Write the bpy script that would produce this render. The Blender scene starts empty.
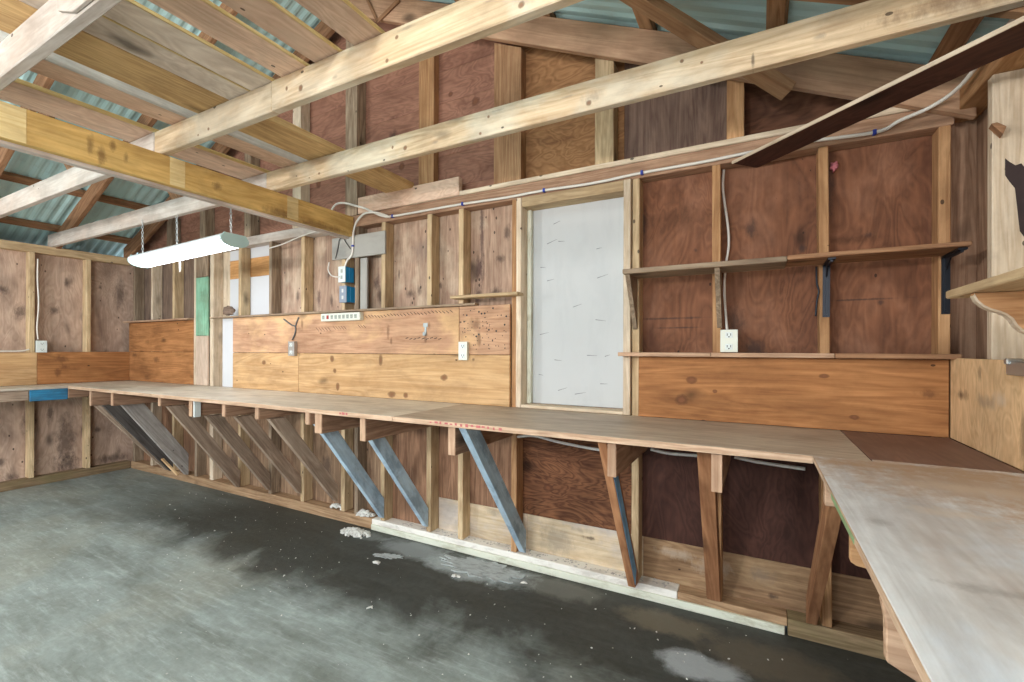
import bpy, bmesh, math, random
from mathutils import Vector, Matrix
random.seed(7)
S = bpy.context.scene
COL = S.collection
V = Vector

# ------------------------------------------------------------------ colour / materials
def lin(c):
    return tuple(((x/255)/12.92 if x/255 <= .04045 else ((x/255+.055)/1.055)**2.4) for x in c) + (1.0,)

def new_mat(name):
    m = bpy.data.materials.new(name); m.use_nodes = True
    nt = m.node_tree; nt.nodes.clear()
    out = nt.nodes.new('ShaderNodeOutputMaterial'); b = nt.nodes.new('ShaderNodeBsdfPrincipled')
    nt.links.new(b.outputs[0], out.inputs[0])
    return m, nt, b

class NT:
    def __init__(s, nt): s.nt = nt
    def n(s, t, **kw):
        x = s.nt.nodes.new('ShaderNode'+t)
        for k, v in kw.items(): setattr(x, k, v)
        return x
    def l(s, a, b): s.nt.links.new(a, b)
    def coords(s, rnd=True):
        if not rnd: return s.n('NewGeometry').outputs['Position']
        tc = s.n('TexCoord'); o = tc.outputs['Object']
        oi = s.n('ObjectInfo'); mu = s.n('VectorMath', operation='SCALE')
        mu.inputs[0].default_value = (17.3, 9.1, 13.7); s.l(oi.outputs['Random'], mu.inputs['Scale'])
        ad = s.n('VectorMath', operation='ADD'); s.l(o, ad.inputs[0]); s.l(mu.outputs[0], ad.inputs[1])
        return ad.outputs[0]
    def mapping(s, vec, scale, rot=(0,0,0)):
        m = s.n('Mapping'); m.inputs['Scale'].default_value = scale; m.inputs['Rotation'].default_value = rot
        s.l(vec, m.inputs['Vector']); return m.outputs[0]
    def noise(s, vec, scale=1, detail=3, rough=.55, dist=0):
        n = s.n('TexNoise'); n.inputs['Scale'].default_value = scale; n.inputs['Detail'].default_value = detail
        n.inputs['Roughness'].default_value = rough; n.inputs['Distortion'].default_value = dist
        s.l(vec, n.inputs['Vector']); return n.outputs[0]
    def ramp(s, fac, a, b, ca=(0,0,0,1), cb=(1,1,1,1)):
        r = s.n('ValToRGB'); e = r.color_ramp.elements
        e[0].position = a; e[1].position = b; e[0].color = ca; e[1].color = cb
        s.l(fac, r.inputs[0]); return r.outputs[0]
    def mix(s, fac, a, b, mode='MIX'):
        m = s.n('Mix', data_type='RGBA', blend_type=mode)
        for val, idx in ((fac, 0), (a, 6), (b, 7)):
            if hasattr(val, 'is_output'): s.l(val, m.inputs[idx])
            else: m.inputs[idx].default_value = val
        return m.outputs[2]
    def math(s, op, a, b=0.0, clamp=False):
        m = s.n('Math', operation=op); m.use_clamp = clamp
        for i, v in enumerate((a, b)):
            if hasattr(v, 'is_output'): s.l(v, m.inputs[i])
            else: m.inputs[i].default_value = v
        return m.outputs[0]

def wood(name, light, dark, stain=None, stain_amt=.5, knots=.5, specks=0, grain=1.0, rough=.75,
         rotary=False, vary=.12, patch=None, patch_amt=.0, patch_scale=2.0, bump=.25, contrast=1.0, marks=()):
    """sawn softwood with grain along local X (rotary=True: peeled plywood figure)"""
    def sat(c, k=.14):
        if c is None: return None
        l = .35*c[0]+.5*c[1]+.15*c[2]; return tuple(x+(l-x)*k for x in c)
    light, dark, stain = sat(light), sat(dark), sat(stain); contrast *= 1.25
    m, nt, b = new_mat(name); g = NT(nt)
    v = g.coords()
    if rotary:
        w = g.noise(g.mapping(v, (1.2, 3.2, 3.2)), 1.3*grain, 3, .5, 1.1)
        bands = g.math('FRACT', g.math('MULTIPLY', w, 14.0))
        tri = g.math('ABSOLUTE', g.math('SUBTRACT', g.math('MULTIPLY', bands, 2.0), 1.0))
        fine = g.noise(g.mapping(v, (3, 60, 60)), 1, 4, .65)
        f = g.math('ADD', g.math('MULTIPLY', tri, .38), g.math('MULTIPLY', fine, .65))
        base = g.ramp(f, .5-.32/contrast, .5+.32/contrast, lin(dark), lin(light))
    else:
        wv = g.noise(g.mapping(v, (.9, 10, 10)), 1.0*grain, 3, .55, .8)
        bands = g.math('FRACT', g.math('MULTIPLY', wv, 7.0))
        tri = g.math('ABSOLUTE', g.math('SUBTRACT', g.math('MULTIPLY', bands, 2.0), 1.0))
        fine = g.noise(g.mapping(v, (2.5, 80, 80)), 1, 4, .7)
        f = g.math('ADD', g.math('MULTIPLY', tri, .30), g.math('MULTIPLY', fine, .70))
        base = g.ramp(f, .5-.28/contrast, .5+.28/contrast, lin(dark), lin(light))
    if stain:
        sn = g.noise(g.mapping(v, (1.2, 3.5, 3.5)), 1.3, 4, .6, .4)
        base = g.mix(g.math('MULTIPLY', g.ramp(sn, .5, .72), stain_amt), base, lin(stain))
    if patch:
        pn = g.noise(g.mapping(v, (1, 1.6, 1.6)), patch_scale, 5, .62, .3)
        base = g.mix(g.math('MULTIPLY', g.ramp(pn, .47, .60), patch_amt), base, lin(patch))
    if knots > 0:
        vo = g.n('TexVoronoi'); vo.inputs['Scale'].default_value = 1.0
        nz = g.n('TexNoise'); nz.inputs['Scale'].default_value = 9; g.l(v, nz.inputs['Vector'])
        vv = g.n('VectorMath', operation='MULTIPLY_ADD'); vv.inputs[1].default_value = (.05, .05, .05)
        g.l(nz.outputs[1], vv.inputs[0]); g.l(v, vv.inputs[2])
        g.l(g.mapping(vv.outputs[0], (2.6, 5.5, 5.5)), vo.inputs['Vector'])
        sc_ = g.n('SeparateColor'); g.l(vo.outputs['Color'], sc_.inputs[0]); sel = g.math('LESS_THAN', sc_.outputs[0], .62*knots)
        ring = g.ramp(g.math('ADD', vo.outputs['Distance'], g.math('MULTIPLY', sc_.outputs[1], .09)), .10, .26, (1,1,1,1), (0,0,0,1))
        base = g.mix(g.math('MULTIPLY', g.math('MULTIPLY', ring, sel), .75), base, lin(tuple(c*.45 for c in dark)))
    if specks > 0:
        vs = g.n('TexVoronoi'); vs.inputs['Scale'].default_value = 1.0
        g.l(g.mapping(v, (13, 22, 22)), vs.inputs['Vector'])
        s2 = g.math('MULTIPLY', g.math('LESS_THAN', vs.outputs['Distance'], .14),
                    g.math('LESS_THAN', g.math('FRACT', g.math('MULTIPLY', vs.outputs['Color'], 7.0)), .9*specks))
        base = g.mix(g.math('MULTIPLY', s2, .8), base, lin((48, 36, 30)))
    # handling dirt, and marks that belong to single boards
    dn = g.noise(g.mapping(v, (1.3, 2.6, 2.6)), 2.4, 7, .68, .3)
    base = g.mix(1.0, base, g.ramp(dn, .30, .58, (.72,.70,.69,1), (1.04,1.04,1.04,1)), 'MULTIPLY')
    if marks:
        pos = g.coords(False)
        mn = g.math('MULTIPLY', g.math('SUBTRACT', g.noise(g.mapping(pos, (1.6, 1.6, .8)), 16, 7, .75), .5), 2.4)
        kn = g.math('MULTIPLY', g.math('SUBTRACT', g.noise(pos, 34, 5, .7), .5), .9)
        for c, r, kind in marks:
            sb = g.n('VectorMath', operation='SUBTRACT'); g.l(pos, sb.inputs[0]); sb.inputs[1].default_value = c
            ml = g.n('VectorMath', operation='MULTIPLY'); g.l(sb.outputs[0], ml.inputs[0]); ml.inputs[1].default_value = tuple(1/q for q in r)
            ln = g.n('VectorMath', operation='LENGTH'); g.l(ml.outputs[0], ln.inputs[0])
            if kind == 'k':      # knot: dark heart, darker rim, warm halo
                d = g.math('ADD', ln.outputs['Value'], kn)
                base = g.mix(g.math('MULTIPLY', g.ramp(d, .9, 2.2, (1,1,1,1), (0,0,0,1)), .30), base, lin(tuple(q*.70 for q in dark)))
                base = g.mix(g.math('MULTIPLY', g.ramp(d, .62, 1.15, (1,1,1,1), (0,0,0,1)), .58), base, lin((94, 58, 40)))
                base = g.mix(g.math('MULTIPLY', g.ramp(d, .25, .60, (1,1,1,1), (0,0,0,1)), .55), base, lin((136, 88, 60)))
            else:                # mould, scorch or water mark with a ragged edge; tan paints a daylight falloff
                d = g.math('ADD', ln.outputs['Value'], mn)
                col = {'m': (58, 46, 44), 'p': (64, 40, 46), 'g': (112, 104, 100), 'w': (206, 190, 172), 't': (176, 146, 116), 'b': (84, 52, 34)}[kind]
                base = g.mix(g.math('MULTIPLY', g.ramp(d, .25, 1.25, (1,1,1,1), (0,0,0,1)), {'m': .66, 'p': .70, 'g': .40, 'w': .5, 't': .75, 'b': .55}[kind]), base, lin(col))
    oi = g.n('ObjectInfo'); hs = g.n('HueSaturation')
    g.l(g.math('ADD', g.math('MULTIPLY', oi.outputs['Random'], vary*2), 1-vary), hs.inputs['Value'])
    g.l(base, hs.inputs['Color'])
    g.l(hs.outputs[0], b.inputs['Base Color'])
    b.inputs['Roughness'].default_value = rough
    b.inputs['Specular IOR Level'].default_value = .25
    bp = g.n('Bump'); bp.inputs['Strength'].default_value = bump; bp.inputs['Distance'].default_value = .004
    g.l(f, bp.inputs['Height']); g.l(bp.outputs[0], b.inputs['Normal'])
    return m

def plain(name, col, rough=.5, metal=0, emit=None, noise=.08, scale=8, dirt=None, dirt_amt=0):
    m, nt, b = new_mat(name); g = NT(nt)
    v = g.coords()
    n = g.noise(v, scale, 4, .6)
    base = g.mix(n, lin(tuple(c*(1-noise) for c in col)), lin(tuple(min(255, c*(1+noise)) for c in col)))
    if dirt:
        base = g.mix(g.math('MULTIPLY', g.ramp(g.noise(g.mapping(v, (1, 3, 3)), scale*.6, 6, .7, .4), .48, .62), dirt_amt), base, lin(dirt))
    g.l(base, b.inputs['Base Color'])
    b.inputs['Roughness'].default_value = rough; b.inputs['Metallic'].default_value = metal
    if emit:
        b.inputs['Emission Color'].default_value = lin(col); b.inputs['Emission Strength'].default_value = emit
    return m

M = {}
M['stud']    = wood('stud_wood', (222,194,150), (182,150,108), knots=.45, specks=.12, stain=(150,118,86), stain_amt=.35)
M['stud_w']  = wood('pale_stud_wood', (226,208,182), (196,172,142), knots=.35, specks=.15, stain=(170,145,118), stain_amt=.3)
M['stud_o']  = wood('amber_stud_wood', (206,156,106), (164,114,70), knots=.4, specks=.12, stain=(128,84,52), stain_amt=.3)
M['stud_d']  = wood('weathered_stud_wood', (172,150,124), (128,106,84), knots=.4, stain=(96,78,62), stain_amt=.5, specks=.1)
M['joist']   = wood('joist_wood', (222,196,160), (184,154,116), knots=.4, specks=.12, stain=(178,134,92), stain_amt=.35, patch=(214,216,204), patch_amt=.40, patch_scale=1.6, contrast=.95, vary=.05, marks=[((-1.671, 0, 2.346), (0.008, 99, 0.01), 'k'), ((-1.586, 0, 2.325), (0.014, 99, 0.014), 'k'), ((-1.395, 0, 2.315), (0.02, 99, 0.01), 'g'), ((-1.136, 0, 2.3), (0.008, 99, 0.008), 'k'), ((-1.05, 0, 2.385), (0.06, 99, 0.008), 'g'), ((-0.7, 0, 2.36), (0.05, 99, 0.006), 'g'), ((-2.312, 0, 2.3), (0.007, 99, 0.006), 'k'), ((-2.227, 0, 2.31), (0.01, 99, 0.008), 'k'), ((-1.092, 0, 2.367), (0.008, 99, 0.008), 'k'), ((-0.614, 0, 2.31), (0.012, 99, 0.012), 'k'), ((-0.6, 0, 2.33), (0.05, 99, 0.03), 'g'), ((-0.254, 0, 2.375), (0.008, 99, 0.008), 'k'), ((-0.185, 0, 2.35), (0.006, 99, 0.006), 'k'), ((0.175, 0, 2.33), (0.02, 99, 0.012), 'g'), ((-0.02, 0, 2.31), (0.006, 99, 0.03), 'm'), ((0.55, 0, 2.33), (0.25, 99, 0.04), 'b')])
M['joist_w'] = wood('whitewashed_joist_wood', (212,204,196), (182,168,156), knots=.35, specks=.12, stain=(196,164,142), stain_amt=.4, contrast=.7, vary=.04)
M['beam']    = wood('golden_beam_wood', (236,198,118), (204,160,82), knots=.35, stain=(132,88,38), stain_amt=.55, contrast=.8, vary=.02, marks=[((-2.64, -1.53, 2.22), (0.05, 0.018, 0.06), 'b'), ((-2.64, -1.49, 2.18), (0.05, 0.02, 0.05), 'b'), ((-2.64, -1.45, 2.24), (0.05, 0.015, 0.03), 'b'), ((-2.64, -1.4, 2.2), (0.05, 0.012, 0.03), 'b'), ((-2.64, -0.62, 2.15), (0.05, 0.13, 0.035), 'b'), ((-2.64, -0.3, 2.14), (0.05, 0.3, 0.04), 'b'), ((-2.64, -0.98, 2.2), (0.05, 0.03, 0.03), 'b')])
M['beam_p']  = wood('pale_beam_patch', (236,218,160), (206,176,112), knots=0, stain=(190,150,90), stain_amt=.4, contrast=.6)
M['beam_w']  = wood('white_beam_wood', (222,214,208), (190,176,166), knots=.2, stain=(150,120,90), stain_amt=.5, vary=.03)
M['plank_p'] = wood('pink_plank_wood', (240,206,180), (210,170,142), knots=.4, specks=.1, stain=(160,118,88), stain_amt=.4, rotary=True, contrast=.7)
M['plank_w'] = wood('pale_ply_wood', (240,224,208), (212,190,170), knots=.3, stain=(170,138,108), stain_amt=.4, rotary=True, contrast=.8)
M['plank_y'] = wood('yellow_plank_wood', (228,188,128), (190,146,90), knots=.3, stain=(140,96,52), stain_amt=.4, contrast=.9)
M['edge_y']  = wood('yellow_ply_edge', (240,212,150), (206,170,104), knots=0, contrast=1.0)
M['edge_w']  = wood('white_ply_edge', (226,222,218), (196,188,180), knots=0, patch=(120,100,90), patch_amt=.3)
M['rafter']  = wood('rafter_wood', (178,130,92), (132,92,62), knots=.4, stain=(84,54,34), stain_amt=.4)
M['rafter_l']= wood('pale_rafter_wood', (190,146,104), (150,106,70), knots=.5, stain=(110,70,44), stain_amt=.4)
M['gable_b'] = wood('gable_rafter_board', (216,172,136), (180,136,104), knots=.35, stain=(130,90,62), stain_amt=.35, contrast=.8)
M['sheath']  = wood('pale_sheathing', (202,168,142), (158,124,102), knots=.55, specks=.25, stain=(126,98,82), stain_amt=.45, patch=(214,196,172), patch_amt=.5, patch_scale=2.5, vary=.07, marks=[((-1.588, 0, 2.05), (0.018, 99, 0.35), 'p'), ((-1.6, 0, 1.83), (0.045, 99, 0.1), 'p'), ((-1.613, 0, 1.66), (0.03, 99, 0.1), 'p'), ((-2.186, 0, 1.7), (0.05, 99, 0.04), 'm'), ((-2.1, 0, 1.72), (0.025, 99, 0.05), 'm'), ((-2.05, 0, 2.0), (0.16, 99, 0.1), 'g'), ((-1.485, 0, 1.66), (0.06, 99, 0.05), 'm'), ((-1.4, 0, 2.05), (0.03, 99, 0.06), 'm'), ((-1.921, 0, 1.74), (0.02, 99, 0.03), 'm'), ((-3.4, 0, 1.74), (0.03, 99, 0.05), 'm'), ((-3.14, 0, 1.7), (0.03, 99, 0.1), 'p'), ((-2.99, 0, 1.68), (0.02, 99, 0.06), 'm'), ((-2.5, 0, 1.8), (0.04, 99, 0.07), 'p'), ((-3.03, 0, 1.9), (0.03, 99, 0.05), 'm'), ((-1.45, 0, 1.88), (0.04, 99, 0.03), 'm'), ((-2.29, 0, 1.85), (0.012, 99, 0.05), 'm')])
M['sheath_l']= wood('left_sheathing', (208,178,156), (170,138,118), knots=.5, specks=.2, stain=(100,76,66), stain_amt=.5, rotary=True, contrast=.6, vary=.06, marks=[((-6.1, -0.06, 1.88), (0.3, 0.06, 0.2), 'm'), ((-6.1, -0.593, 1.67), (0.3, 0.05, 0.05), 'm'), ((-6.1, -0.372, 1.623), (0.3, 0.03, 0.1), 'g'), ((-6.1, -0.83, 1.635), (0.3, 0.06, 0.09), 'm'), ((-6.1, -0.94, 1.84), (0.3, 0.05, 0.05), 'm'), ((-6.1, -0.503, 1.967), (0.3, 0.02, 0.05), 'm'), ((-6.1, -0.233, 1.947), (0.3, 0.02, 0.03), 'm'), ((-6.1, -0.507, 0.36), (0.3, 0.09, 0.32), 'm'), ((-6.1, -0.493, 0.13), (0.3, 0.12, 0.14), 'm'), ((-6.1, -0.76, 0.6), (0.3, 0.06, 0.14), 'm'), ((-6.1, -0.886, 0.1), (0.3, 0.06, 0.05), 'm'), ((-6.1, -0.62, 0.66), (0.3, 0.03, 0.12), 'm'), ((-6.1, -0.962, 0.263), (0.3, 0.05, 0.05), 'm'), ((-6.1, -0.15, 0.12), (0.3, 0.2, 0.06), 'm'), ((-6.1, -0.25, 0.45), (0.3, 0.03, 0.04), 'm'), ((-6.1, -0.6, 0.82), (0.3, 0.05, 0.04), 'm')])
M['sheath_g']= wood('grey_sheathing', (140,116,98), (104,84,72), knots=.3, stain=(80,62,54), stain_amt=.4, vary=.05)
M['sheath_r']= wood('brown_sheathing', (154,98,66), (98,58,38), knots=.45, specks=.12, stain=(80,46,34), stain_amt=.6, patch=(160,116,92), patch_amt=.45, patch_scale=2.0, rotary=True, contrast=.55, vary=.08, marks=[((-0.55, 0, 1.98), (0.018, 99, 0.13), 'm'), ((-0.035, 0, 1.9), (0.035, 99, 0.06), 'm'), ((0.429, 0, 1.813), (0.022, 99, 0.018), 'm'), ((0.4, 0, 1.8), (0.1, 99, 0.02), 'b'), ((0.6, 0, 1.82), (0.03, 99, 0.02), 'b'), ((-0.288, 0, 1.819), (0.014, 99, 0.014), 'm'), ((-0.015, 0, 1.31), (0.06, 99, 0.06), 'm'), ((-0.1, 0, 1.45), (0.05, 99, 0.1), 'm'), ((-0.42, 0, 1.47), (0.2, 99, 0.008), 'm'), ((-0.36, 0, 1.42), (0.13, 99, 0.006), 'm'), ((0.471, 0, 1.514), (0.015, 99, 0.015), 'm'), ((0.4, 0, 1.53), (0.2, 99, 0.006), 'm'), ((-0.4, 0, 2.0), (0.16, 99, 0.08), 'b'), ((0.18, 0, 1.78), (0.02, 99, 0.02), 'm'), ((0.28, 0, 2.05), (0.03, 99, 0.25), 'm')])
M['sheath_k']= wood('dark_sheathing', (96,58,46), (60,34,28), knots=.45, stain=(52,30,26), stain_amt=.5, rotary=True, contrast=.55, vary=.06)
M['sheath_s']= wood('swirl_plywood', (152,98,62), (84,46,28), knots=.6, stain=(92,52,32), stain_amt=.45, rotary=True, grain=1.5, contrast=.9, vary=.03, marks=[((-1.113, 0, 0.47), (0.035, 99, 0.025), 'k'), ((-1.03, 0, 0.52), (0.05, 99, 0.03), 'b'), ((-1.2, 0, 0.66), (0.05, 99, 0.03), 'b'), ((-1.05, 0, 0.7), (0.1, 99, 0.03), 'b'), ((-0.85, 0, 0.62), (0.09, 99, 0.02), 'b')])
M['gable_p'] = wood('pink_gable_board', (178,124,100), (136,90,70), knots=.55, stain=(110,72,54), stain_amt=.4, rotary=True, contrast=.7, vary=.07, marks=[((-1.639, 0, 2.93), (0.035, 99, 0.035), 'k'), ((-1.84, 0, 3.03), (0.02, 99, 0.02), 'k'), ((-2.27, 0, 2.62), (0.03, 99, 0.03), 'k'), ((-2.568, 0, 2.6), (0.03, 99, 0.04), 'k'), ((-2.35, 0, 2.85), (0.05, 99, 0.06), 'm'), ((-3.15, 0, 2.65), (0.03, 99, 0.05), 'k'), ((-3.0, 0, 2.47), (0.06, 99, 0.02), 'b'), ((-2.9, 0, 2.75), (0.1, 99, 0.02), 'b')])
M['gable_o'] = wood('amber_gable_ply', (190,136,86), (142,94,56), knots=.4, stain=(104,62,36), stain_amt=.4, rotary=True, contrast=.8, vary=.05)
M['gable_k'] = wood('dark_gable_ply', (156,124,106), (114,86,74), knots=.2, stain=(104,74,66), stain_amt=.6, vary=.05)
M['gable_r'] = wood('red_gable_ply', (140,92,66), (100,62,44), knots=.2, stain=(60,36,26), stain_amt=.5, rotary=True, vary=.05)
M['lower_t'] = wood('tan_lower_sheathing', (172,138,106), (124,94,70), knots=.45, specks=.25, stain=(98,72,54), stain_amt=.6, vary=.06, marks=[((-4.3, 0, 0.25), (0.1, 99, 0.1), 'm'), ((-3.5, 0, 0.3), (0.1, 99, 0.12), 'b'), ((-3.05, 0, 0.35), (0.08, 99, 0.2), 'm'), ((-2.6, 0, 0.3), (0.1, 99, 0.2), 'b'), ((-3.9, 0, 0.55), (0.1, 99, 0.2), 'b')])
M['lower_b'] = wood('brown_lower_sheathing', (172,128,96), (122,84,60), knots=.4, stain=(80,52,38), stain_amt=.55, vary=.06)
M['kick_w']  = wood('whitened_kick_board', (226,206,172), (196,168,130), knots=.2, stain=(150,136,130), stain_amt=.55, patch=(196,190,188), patch_amt=.6, patch_scale=2.2, contrast=.7, vary=.03, marks=[((-1.06, 0, 0.17), (0.13, 99, 0.1), 'g'), ((-0.9, 0, 0.255), (0.08, 99, 0.02), 'g'), ((-0.86, 0, 0.22), (0.05, 99, 0.012), 'm'), ((-1.5, 0, 0.26), (0.06, 99, 0.03), 'g'), ((-1.72, 0, 0.15), (0.06, 99, 0.1), 'g')])
M['kick_t']  = wood('tan_kick_board', (182,144,104), (140,104,72), knots=.3, specks=.1, stain=(100,72,52), stain_amt=.4, patch=(206,176,136), patch_amt=.45, vary=.04, marks=[((0.065, 0, 0.12), (0.03, 99, 0.016), 'm'), ((-0.2, 0, 0.2), (0.1, 99, 0.06), 'w'), ((-0.38, 0, 0.23), (0.12, 99, 0.03), 'w'), ((0.02, 0, 0.21), (0.08, 99, 0.05), 'g')])
M['splash']  = wood('pine_backsplash', (222,180,128), (186,140,88), knots=.5, specks=.06, stain=(160,112,68), stain_amt=.35, contrast=.8, vary=.04, grain=.8, marks=[((-1.58,0,1.24),(.012,99,.014),'m'), ((-2.36, 0, 1.225), (0.022, 99, 0.045), 'k'), ((-2.256, 0, 0.988), (0.042, 99, 0.026), 'k'), ((-2.129, 0, 0.987), (0.024, 99, 0.02), 'k'), ((-1.808, 0, 1.119), (0.032, 99, 0.022), 'k'), ((-2.793, 0, 1.018), (0.02, 99, 0.035), 'k'), ((-2.857, 0, 1.228), (0.026, 99, 0.03), 'k'), ((-2.825, 0, 1.138), (0.02, 99, 0.02), 'k'), ((-3.683, 0, 1.188), (0.03, 99, 0.02), 'k')])
M['splash_p']= wood('rosy_backsplash', (214,168,130), (178,128,94), knots=.4, specks=.1, stain=(150,100,72), stain_amt=.35, patch=(226,188,138), patch_amt=.6, patch_scale=1.6, contrast=.8, vary=.03, marks=[((-2.291, 0, 1.43), (0.016, 99, 0.06), 'b'), ((-2.262, 0, 1.36), (0.014, 99, 0.03), 'b'), ((-1.93, 0, 1.46), (0.015, 99, 0.045), 'b'), ((-1.96, 0, 1.37), (0.014, 99, 0.03), 'b'), ((-3.2, 0, 1.5), (0.02, 99, 0.05), 'b'), ((-1.57, 0, 1.46), (0.06, 99, 0.05), 'b'), ((-1.54, 0, 1.37), (0.02, 99, 0.05), 'b')])
M['splash_d']= wood('amber_backsplash', (196,132,76), (148,92,48), knots=.45, specks=.08, stain=(110,66,34), stain_amt=.5, contrast=.8, vary=.04, grain=.8, marks=[((-0.291, 0, 1.153), (0.028, 99, 0.02), 'k'), ((-0.338, 0, 1.052), (0.034, 99, 0.03), 'k'), ((0.254, 0, 1.19), (0.02, 99, 0.012), 'k'), ((-0.186, 0, 1.103), (0.012, 99, 0.01), 'k'), ((0.363, 0, 1.017), (0.02, 99, 0.012), 'k'), ((0.6, 0, 1.13), (0.05, 99, 0.02), 'b'), ((-6.0, -0.569, 1.197), (0.3, 0.06, 0.04), 'b'), ((-6.0, -0.598, 1.062), (0.3, 0.03, 0.05), 'b'), ((-6.0, -0.547, 1.12), (0.3, 0.05, 0.03), 'b'), ((-5.45, 0, 1.19), (0.09, 99, 0.035), 'b'), ((-5.9, 0, 1.23), (0.07, 99, 0.03), 'b')])
M['splash_r']= wood('honey_plywood', (240,200,148), (210,166,116), knots=.45, stain=(150,104,62), stain_amt=.35, rotary=True, contrast=.8, vary=.02, marks=[((0.68, -0.142, 1.137), (0.3, 0.07, 0.025), 'b'), ((0.68, -0.13, 1.137), (0.3, 0.035, 0.018), 'b'), ((0.68, -0.448, 1.15), (0.3, 0.06, 0.03), 'w'), ((0.68, -0.3, 1.22), (0.3, 0.02, 0.03), 'b'), ((0.68, -0.36, 1.13), (0.3, 0.1, 0.03), 'g'), ((0.68, -0.6, 1.05), (0.3, 0.03, 0.1), 'b')])
M['top']     = wood('worktop_ply', (226,216,198), (196,180,158), knots=0, stain=(150,126,102), stain_amt=.4, patch=(206,200,190), patch_amt=.4, patch_scale=1.4, contrast=.7, rough=.5, vary=.03, bump=.1)
M['top_b']   = wood('brown_worktop_ply', (206,188,166), (172,150,128), knots=0, stain=(116,92,74), stain_amt=.4, contrast=.7, rough=.5, vary=.03, bump=.1)
M['top_r']   = wood('grey_worktop_ply', (218,219,221), (194,192,192), knots=0, stain=(160,128,100), stain_amt=.45, patch=(212,224,238), patch_amt=.75, patch_scale=1.3, contrast=.7, rough=.42, vary=.02, bump=.1, marks=[((.50,-.86,.955),(.42,.30,99),'t'), ((.62,-1.25,.955),(.20,.40,99),'t'), ((.40,-.70,.955),(.5,.12,99),'t'), ((0.215, -1.28, 0.955), (0.025, 0.03, 99), 'g'), ((0.303, -1.543, 0.955), (0.07, 0.02, 99), 'g'), ((0.36, -1.15, 0.955), (0.1, 0.05, 99), 'w'), ((0.5, -0.9, 0.955), (0.2, 0.06, 99), 'w')])  # bluish patch and tan far marks paint the daylight gradient into the colour
M['hardboard'] = wood('dark_hardboard', (140,104,88), (114,82,70), knots=0, stain=(104,74,62), stain_amt=.3, contrast=.6, rough=.5, vary=.02, bump=.05)
M['edge']    = wood('worktop_edge', (222,188,156), (176,138,108), knots=0, contrast=1)
M['arm']     = wood('arm_wood', (186,146,116), (142,104,78), knots=.3, stain=(110,78,58), stain_amt=.4)
M['arm_end'] = wood('pale_arm_wood', (206,168,136), (168,128,98), knots=.2, stain=(140,100,74), stain_amt=.3)
M['brace']   = wood('brown_brace_wood', (184,160,138), (144,120,100), knots=.3, stain=(92,72,56), stain_amt=.4)
M['brace_g'] = wood('grey_brace_wood', (180,174,168), (144,136,130), knots=.6, specks=.25, stain=(120,108,100), stain_amt=.4)
M['brace_k'] = wood('charcoal_brace_wood', (110,104,100), (76,70,66), knots=.3, stain=(60,54,52), stain_amt=.4)
M['brace_o'] = wood('orange_brace_wood', (190,132,88), (148,94,58), knots=.25, stain=(116,72,46), stain_amt=.35)
M['blue']    = wood('blue_paint_wood', (204,228,242), (168,202,226), knots=0, patch=(112,130,150), patch_amt=.55, patch_scale=5.5, stain=(188,206,216), stain_amt=.5, contrast=.7)
M['blue_c']  = wood('clear_blue_paint', (150,206,246), (110,172,222), knots=0, patch=(90,120,150), patch_amt=.4, patch_scale=6)
M['blue_b']  = wood('bright_blue_paint', (52,142,190), (34,112,160), knots=0, patch=(70,100,120), patch_amt=.4, patch_scale=6)
M['green']   = wood('green_paint_wood', (142,196,164), (112,168,136), knots=0, patch=(120,120,96), patch_amt=.3, patch_scale=6)
M['edge_green'] = plain('edge_green', (126,148,106), .7, noise=.2, scale=30)
M['pinkw']   = wood('blush_board', (222,198,176), (196,168,146), knots=.1, contrast=.8)
M['sole']    = wood('sole_plate_wood', (196,158,118), (150,114,80), knots=.3, stain=(110,78,52), stain_amt=.4)
M['sole_m']  = wood('mossy_plate_wood', (158,132,98), (118,94,66), knots=.1, stain=(90,78,54), stain_amt=.5, patch=(112,112,72), patch_amt=.3)
M['white_p'] = plain('white_paint_timber', (234,230,222), .55, noise=.03, dirt=(170,160,150), dirt_amt=.5)
M['pale_g']  = plain('pale_green_timber', (214,216,200), .6, noise=.05, dirt=(150,140,110), dirt_amt=.5)
M['dust']    = plain('grey_dust', (176,172,168), .9, noise=.15, scale=40)
M['panel_w'] = plain('white_board', (190,193,194), .6, noise=.02, scale=3, dirt=(178,182,184), dirt_amt=.4)
M['panel_s'] = plain('pencil_scuff', (120,122,126), .8)
M['insul']   = plain('white_insulation', (206,208,212), .6, noise=.02, scale=3)
M['insul_o'] = wood('orange_panel', (222,164,100), (190,130,70), knots=0, contrast=.7)
M['grey_pl'] = plain('grey_painted_plank', (164,162,156), .65, noise=.05, scale=10, dirt=(140,136,130), dirt_amt=.3)
M['grey_st'] = plain('grey_metal_strip', (150,158,158), .45, .5)
M['pinkfoam'] = plain('pink_foam', (198,120,128), .9, noise=.15, scale=60)
M['box_blue']= plain('blue_plastic', (36,146,204), .4, noise=.04)
M['cover']   = plain('white_cover', (216,224,222), .45, noise=.03)
M['cover_g'] = plain('grey_cover', (128,140,154), .4, .3)
M['plate_w'] = plain('ivory_plastic', (218,222,210), .4, noise=.02)
M['sock']    = plain('grey_socket', (168,176,166), .5, noise=.02)
M['dark']    = plain('dark_slot', (38,34,34), .6)
M['red']     = plain('red_switch', (150,30,36), .4)
M['cable']   = plain('white_cable', (226,222,214), .5, noise=.03)
M['clip']    = plain('blue_clip', (38,60,160), .4)
M['wire_g']  = plain('grey_wire', (90,88,86), .5)
M['black_m'] = plain('black_metal', (36,40,48), .4, .6)
M['steel']   = plain('galvanised_steel', (186,190,190), .35, .8)
M['housing'] = plain('white_enamel', (226,232,236), .35, noise=.01)
M['cap_g']   = plain('pale_aqua_cap', (176,206,204), .5, noise=.02)
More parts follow.
